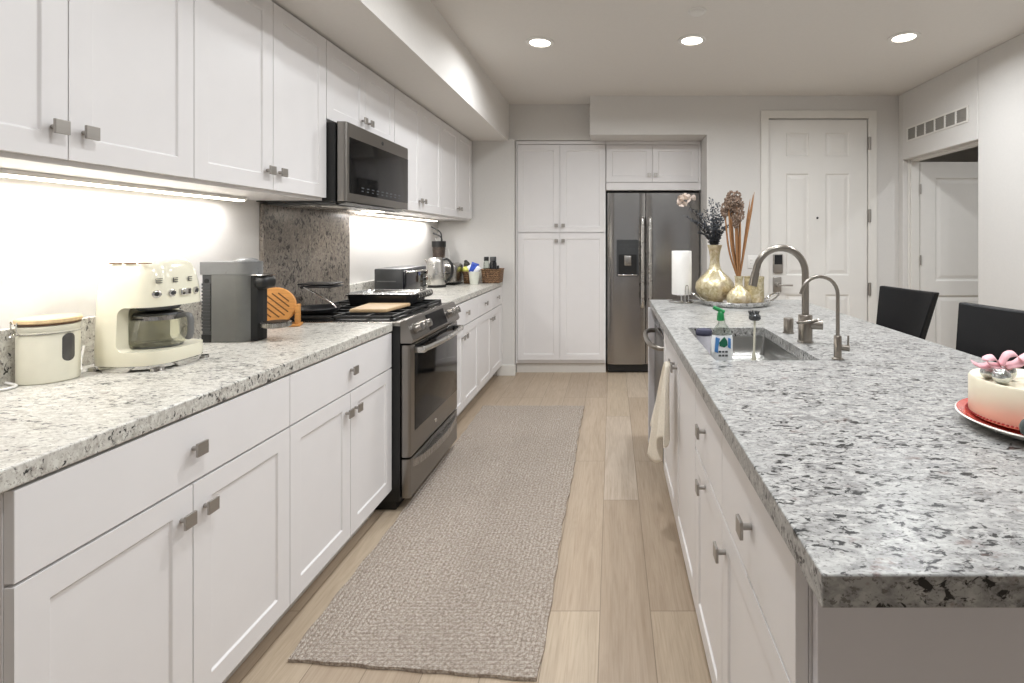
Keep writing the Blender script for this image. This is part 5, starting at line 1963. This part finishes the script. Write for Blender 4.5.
wb = NB()
t = bmesh.new()
bz0, bz1 = GZ + 0.0005, GZ + 0.019
cor = [(-1.335, 2.585), (-1.145, 2.585), (-1.125, 2.845), (-1.36, 2.845)]
A = [t.verts.new((*p, bz0)) for p in cor]
B = [t.verts.new((*p, bz1)) for p in cor]
t.faces.new(A); t.faces.new(B)
for i in range(4):
    j = (i + 1) % 4
    t.faces.new((A[i], A[j], B[j], B[i]))
bmesh.ops.recalc_face_normals(t, faces=t.faces[:])
merge(wb, t)
o = obj('cutting_board', wb, 'board', None, bevel=0.006, bseg=3, origin=(-1.24, 2.715, GZ))
tag(o, 'light wood cutting board lying on the front of the range grates', 'cutting board')

# ------------------------------------------------------------------ far left worktop
to = thing('toaster_oven', 'dark grey countertop toaster oven behind the range', 'toaster oven', (-1.49, 3.62, CT))
TY0, TY1, TX0, TX1 = 3.40, 3.84, -1.59, -1.40
b = NB()
rbox(b, TX0, TX1, TY0, TY1, CT + 0.014, CT + 0.205, 0.008, 2)
for x in (TX0 + 0.02, TX1 - 0.02):
    for y in (TY0 + 0.03, TY1 - 0.03):
        cyl(b, (x, y, CT), (x, y, CT + 0.015), 0.012, None, 12)
ob = obj('body', b, 'charcoal', to, smooth=40)
b = NB(); box(b, TX0 + 0.02, TX1 - 0.045, TY0 - 0.0015, TY0 + 0.001, CT + 0.118, CT + 0.124)
obj('side_slot', b, 'grey_light', ob)
b = NB(); rbox(b, TX1 - 0.002, TX1 + 0.012, TY0 + 0.01, TY1 - 0.09, CT + 0.03, CT + 0.19, 0.003, 2)
od_ = obj('door', b, 'smoke', to, smooth=40)
b = NB(); tube(b, [(TX1 + 0.034, TY0 + 0.03, CT + 0.18), (TX1 + 0.034, TY1 - 0.11, CT + 0.18)], 0.006, 8)
for y in (TY0 + 0.05, TY1 - 0.13): cyl(b, (TX1 + 0.01, y, CT + 0.18), (TX1 + 0.034, y, CT + 0.18), 0.004, None, 8)
obj('handle', b, 'chrome', od_, smooth=40)
for z in (0.06, 0.11, 0.16):
    b = NB(); cyl(b, (TX1 - 0.001, TY1 - 0.045, CT + z), (TX1 + 0.022, TY1 - 0.045, CT + z), 0.017, 0.015, 16)
    obj('knob', b, 'chrome', to, smooth=40)

kx_, ky_ = -1.487, 4.30
kt = thing('electric_kettle', 'tall brushed steel electric kettle with black handle', 'kettle', (kx_, ky_, CT))
b = NB(); lathe(b, [(0, 0), (0.082, 0), (0.084, 0.004), (0.083, 0.018), (0.078, 0.021), (0, 0.021)], kx_, ky_, CT, 36)
obj('power_base', b, 'black', kt, smooth=40)
b = NB(); lathe(b, [(0, 0.022), (0.078, 0.022), (0.081, 0.03), (0.078, 0.11), (0.068, 0.21), (0.066, 0.23), (0.055, 0.244), (0.03, 0.25), (0, 0.252)], kx_, ky_, CT, 40)
kb = obj('jug', b, 'bright', kt, smooth=50)
b = NB(); prism(b, [(kx_ - 0.06, CT + 0.185), (kx_ - 0.064, CT + 0.23), (kx_ - 0.098, CT + 0.235)], 'y', ky_ - 0.02, ky_ + 0.02)
obj('spout', b, 'steel', kt, bevel=0.003)
b = NB()
tube(b, smooth_path([(kx_ + 0.055, ky_, CT + 0.235), (kx_ + 0.10, ky_, CT + 0.232), (kx_ + 0.135, ky_, CT + 0.185), (kx_ + 0.135, ky_, CT + 0.11), (kx_ + 0.10, ky_, CT + 0.055), (kx_ + 0.078, ky_, CT + 0.045)], 5), 0.0135, 10, True, 0.8)
obj('handle', b, 'black', kt, smooth=50)

ts = thing('toaster', 'small steel toaster half hidden behind the kettle', 'toaster', (-1.40, 4.56, CT))
b = NB(); rbox(b, -1.50, -1.37, 4.46, 4.70, CT + 0.012, CT + 0.19, 0.03, 4)
obj('shell', b, 'steel', ts, smooth=40)
b = NB(); rbox(b, -1.495, -1.375, 4.465, 4.695, CT + 0.0, CT + 0.0115, 0.004, 2)
obj('foot_plate', b, 'black', ts)
b = NB()
for x in (-1.46, -1.41): box(b, x - 0.012, x + 0.012, 4.50, 4.66, CT + 0.1885, CT + 0.1905)
obj('bread_slot', b, 'rubber', ts)
b = NB(); rbox(b, -1.45, -1.42, 4.438, 4.459, CT + 0.10, CT + 0.115, 0.004, 2)
obj('lever', b, 'black', ts)

uh = thing('utensil_crock', 'tall dark patterned crock in the corner behind the kettle', 'crock', (-1.585, 4.66, CT))
b = NB(); lathe(b, [(0, 0), (0.036, 0), (0.04, 0.01), (0.044, 0.15), (0.056, 0.30), (0.058, 0.36), (0.052, 0.36), (0.04, 0.15), (0, 0.14)], -1.585, 4.66, CT, 28)
obj('crock_body', b, 'brownprint', uh, smooth=50)
b = NB(); lathe(b, [(0.058, 0.335), (0.062, 0.335), (0.063, 0.385), (0.058, 0.388), (0.05, 0.385), (0.05, 0.335)], -1.585, 4.66, CT, 28)
obj('dark_collar', b, 'black', uh, smooth=40)
for i, (dx, z, bx2) in enumerate(((0.01, 0.52, -0.07), (0.02, 0.46, -0.05))):
    b = NB()
    tube(b, smooth_path([(-1.585 + 0.005 + 0.016 * i, 4.66 - 0.012 * i, CT + 0.2), (-1.585 + 0.02 + 0.012 * i, 4.66 - 0.012 * i, CT + 0.36), (-1.585 + 0.01 + dx * 0.5, 4.66 - 0.01 * i, CT + 0.36 + (z - 0.36) * 0.65), (-1.585 + bx2, 4.66 - 0.01 * i, CT + z)], 5), 0.0065, 8)
    o = obj('curved_utensil', b, 'rubber', None, smooth=50, origin=(-1.58, 4.66, CT + 0.2))
    tag(o, ('longer' if i == 0 else 'shorter') + ' curved black utensil handle rising from the dark crock', 'utensil')
b = NB()
tube(b, smooth_path([(-1.668, 4.80, 1.33), (-1.62, 4.75, 1.29), (-1.52, 4.72, 1.22), (-1.515, 4.72, 1.08), (-1.53, 4.73, 0.98), (-1.53, 4.74, 0.919)], 6), 0.004, 8)
o = obj('power_cable', b, 'cable', None, smooth=60, origin=(-1.53, 4.74, 0.917))
tag(o, 'white power cable hanging down the wall beside the dark crock', 'cable')


def basket(name, label, x0, x1, y0, y1, h):
    t_ = thing(name, label, 'basket', ((x0 + x1) / 2, (y0 + y1) / 2, CT))
    b = NB(); t = bmesh.new()
    L = tray_loops(t, [(0.012, CT + 0.001, 0.02), (0.0, CT + h, 0.03), (0.008, CT + h, 0.025), (0.018, CT + 0.006, 0.02)], x0, x1, y0, y1)
    t.faces.new(L[0]); t.faces.new(L[-1])
    bmesh.ops.recalc_face_normals(t, faces=t.faces[:])
    merge(b, t)
    obj('woven_body', b, 'wicker', t_, smooth=40)
    b = NB()
    pl = rrect(x0, x1, y0, y1, 0.03, 5)
    pl = pl + [pl[0]]
    tube(b, [(x, y, CT + h) for x, y in pl], 0.006, 8, False)
    obj('rim', b, 'wicker', t_, smooth=50)
    return t_


basket('wicker_basket', 'small brown wicker basket between the toaster and white cup', -1.364, -1.262, 4.62, 4.75, 0.105)
basket('wicker_basket', 'large brown wicker basket of jars at the end of the worktop', -1.205, -1.025, 4.66, 4.86, 0.125)
b = NB(); ball(b, (-1.335, 4.665, CT + 0.125), 0.036, 1.05, 1, 0.9, 18, 12)
tag(obj('lemon', b, 'lime', None, smooth=60, origin=(-1.335, 4.665, CT + 0.1)), 'yellow-green fruit heaped in the small wicker basket', 'fruit')
b = NB(); ball(b, (-1.295, 4.705, CT + 0.13), 0.034, 1.0, 0.9, 1.0, 18, 12)
tag(obj('avocado', b, 'avocado', None, smooth=60, origin=(-1.295, 4.705, CT + 0.1)), 'dark fruit on the right of the yellow one in the small basket', 'fruit')
b = NB(); ball(b, (-1.345, 4.715, CT + 0.165), 0.03, 1, 0.9, 1.2, 18, 12)
cyl(b, (-1.345, 4.715, CT + 0.18), (-1.36, 4.715, CT + 0.21), 0.022, 0.012, 12)
tag(obj('pepper_bottle', b, 'avocado', None, smooth=60, origin=(-1.345, 4.715, CT + 0.1)), 'dark capped bottle poking up at the left of the small basket', 'bottle')
cup = thing('white_cup', 'small pale green-white cup stuffed with blue wrappers', 'cup', (-1.235, 4.56, CT))
b = NB(); lathe(b, [(0, 0), (0.034, 0), (0.036, 0.003), (0.047, 0.108), (0.049, 0.112), (0.045, 0.112), (0.034, 0.006), (0, 0.006)], -1.235, 4.56, CT, 32)
obj('cup_body', b, plain('pale_mint', '#e6e8dc', 0.4), cup, smooth=40)


def packet(x, y, z, w_, h_, rot, mat, label):
    b = NB(); t = bmesh.new()
    N = 6
    for s in (0, 1):
        pass
    vs = {}
    for side in (-1, 1):
        for i in range(N + 1):
            for j in range(N + 1):
                u, v = i / N * 2 - 1, j / N * 2 - 1
                th = 0.012 * (1 - u ** 4) * (1 - v ** 4)
                vs[side, i, j] = t.verts.new((u * w_ / 2, side * (th + 0.0006), v * h_ / 2))
        for i in range(N):
            for j in range(N):
                t.faces.new((vs[side, i, j], vs[side, i + 1, j], vs[side, i + 1, j + 1], vs[side, i, j + 1]))
    bmesh.ops.recalc_face_normals(t, faces=t.faces[:])
    bmesh.ops.transform(t, verts=t.verts, matrix=Matrix.Translation((x, y, z)) @ Matrix.Rotation(rot, 4, 'Y') @ Matrix.Rotation(0.3, 4, 'Z'))
    merge(b, t)
    tag(obj('snack_packet', b, mat, None, smooth=60, origin=(x, y, z)), label, 'packet')


packet(-1.255, 4.55, CT + 0.135, 0.05, 0.085, -0.5, 'whitebag', 'white wrapped packet at the left in the pale cup')
packet(-1.232, 4.545, CT + 0.15, 0.065, 0.09, 0.35, 'bluebag', 'blue wrapped packet tallest in the pale cup')
packet(-1.212, 4.55, CT + 0.13, 0.045, 0.075, 0.7, 'whitebag', 'white and blue packet leaning right in the pale cup')


def jar(x, y, z, r, h, lid_mat, glass_mat, label):
    t_ = thing('jar', label, 'jar', (x, y, z))
    b = NB(); lathe(b, [(0, 0), (r * 0.92, 0), (r, 0.005), (r, h * 0.72), (r * 0.8, h * 0.82), (r * 0.8, h * 0.86)], x, y, z, 24)
    obj('glass', b, glass_mat, t_, smooth=50)
    b = NB(); lathe(b, [(r * 0.82, h * 0.84), (r * 0.86, h * 0.84), (r * 0.86, h * 0.98), (r * 0.8, h), (0, h)], x, y, z, 24)
    obj('lid', b, lid_mat, t_, smooth=40)


jar(-1.165, 4.72, CT + 0.007, 0.026, 0.235, 'black', 'bottleclear', 'slim clear bottle with black cap in the large basket')
jar(-1.105, 4.73, CT + 0.007, 0.034, 0.235, 'charcoal', 'smoke', 'tall dark jar with grey lid in the middle of the large basket')
jar(-1.085, 4.80, CT + 0.007, 0.025, 0.15, 'black', 'smoke', 'short dark jar at the right in the large basket')
jar(-1.13, 4.80, CT + 0.007, 0.03, 0.165, 'charcoal', 'bottleclear', 'squat clear jar at the back of the large basket')
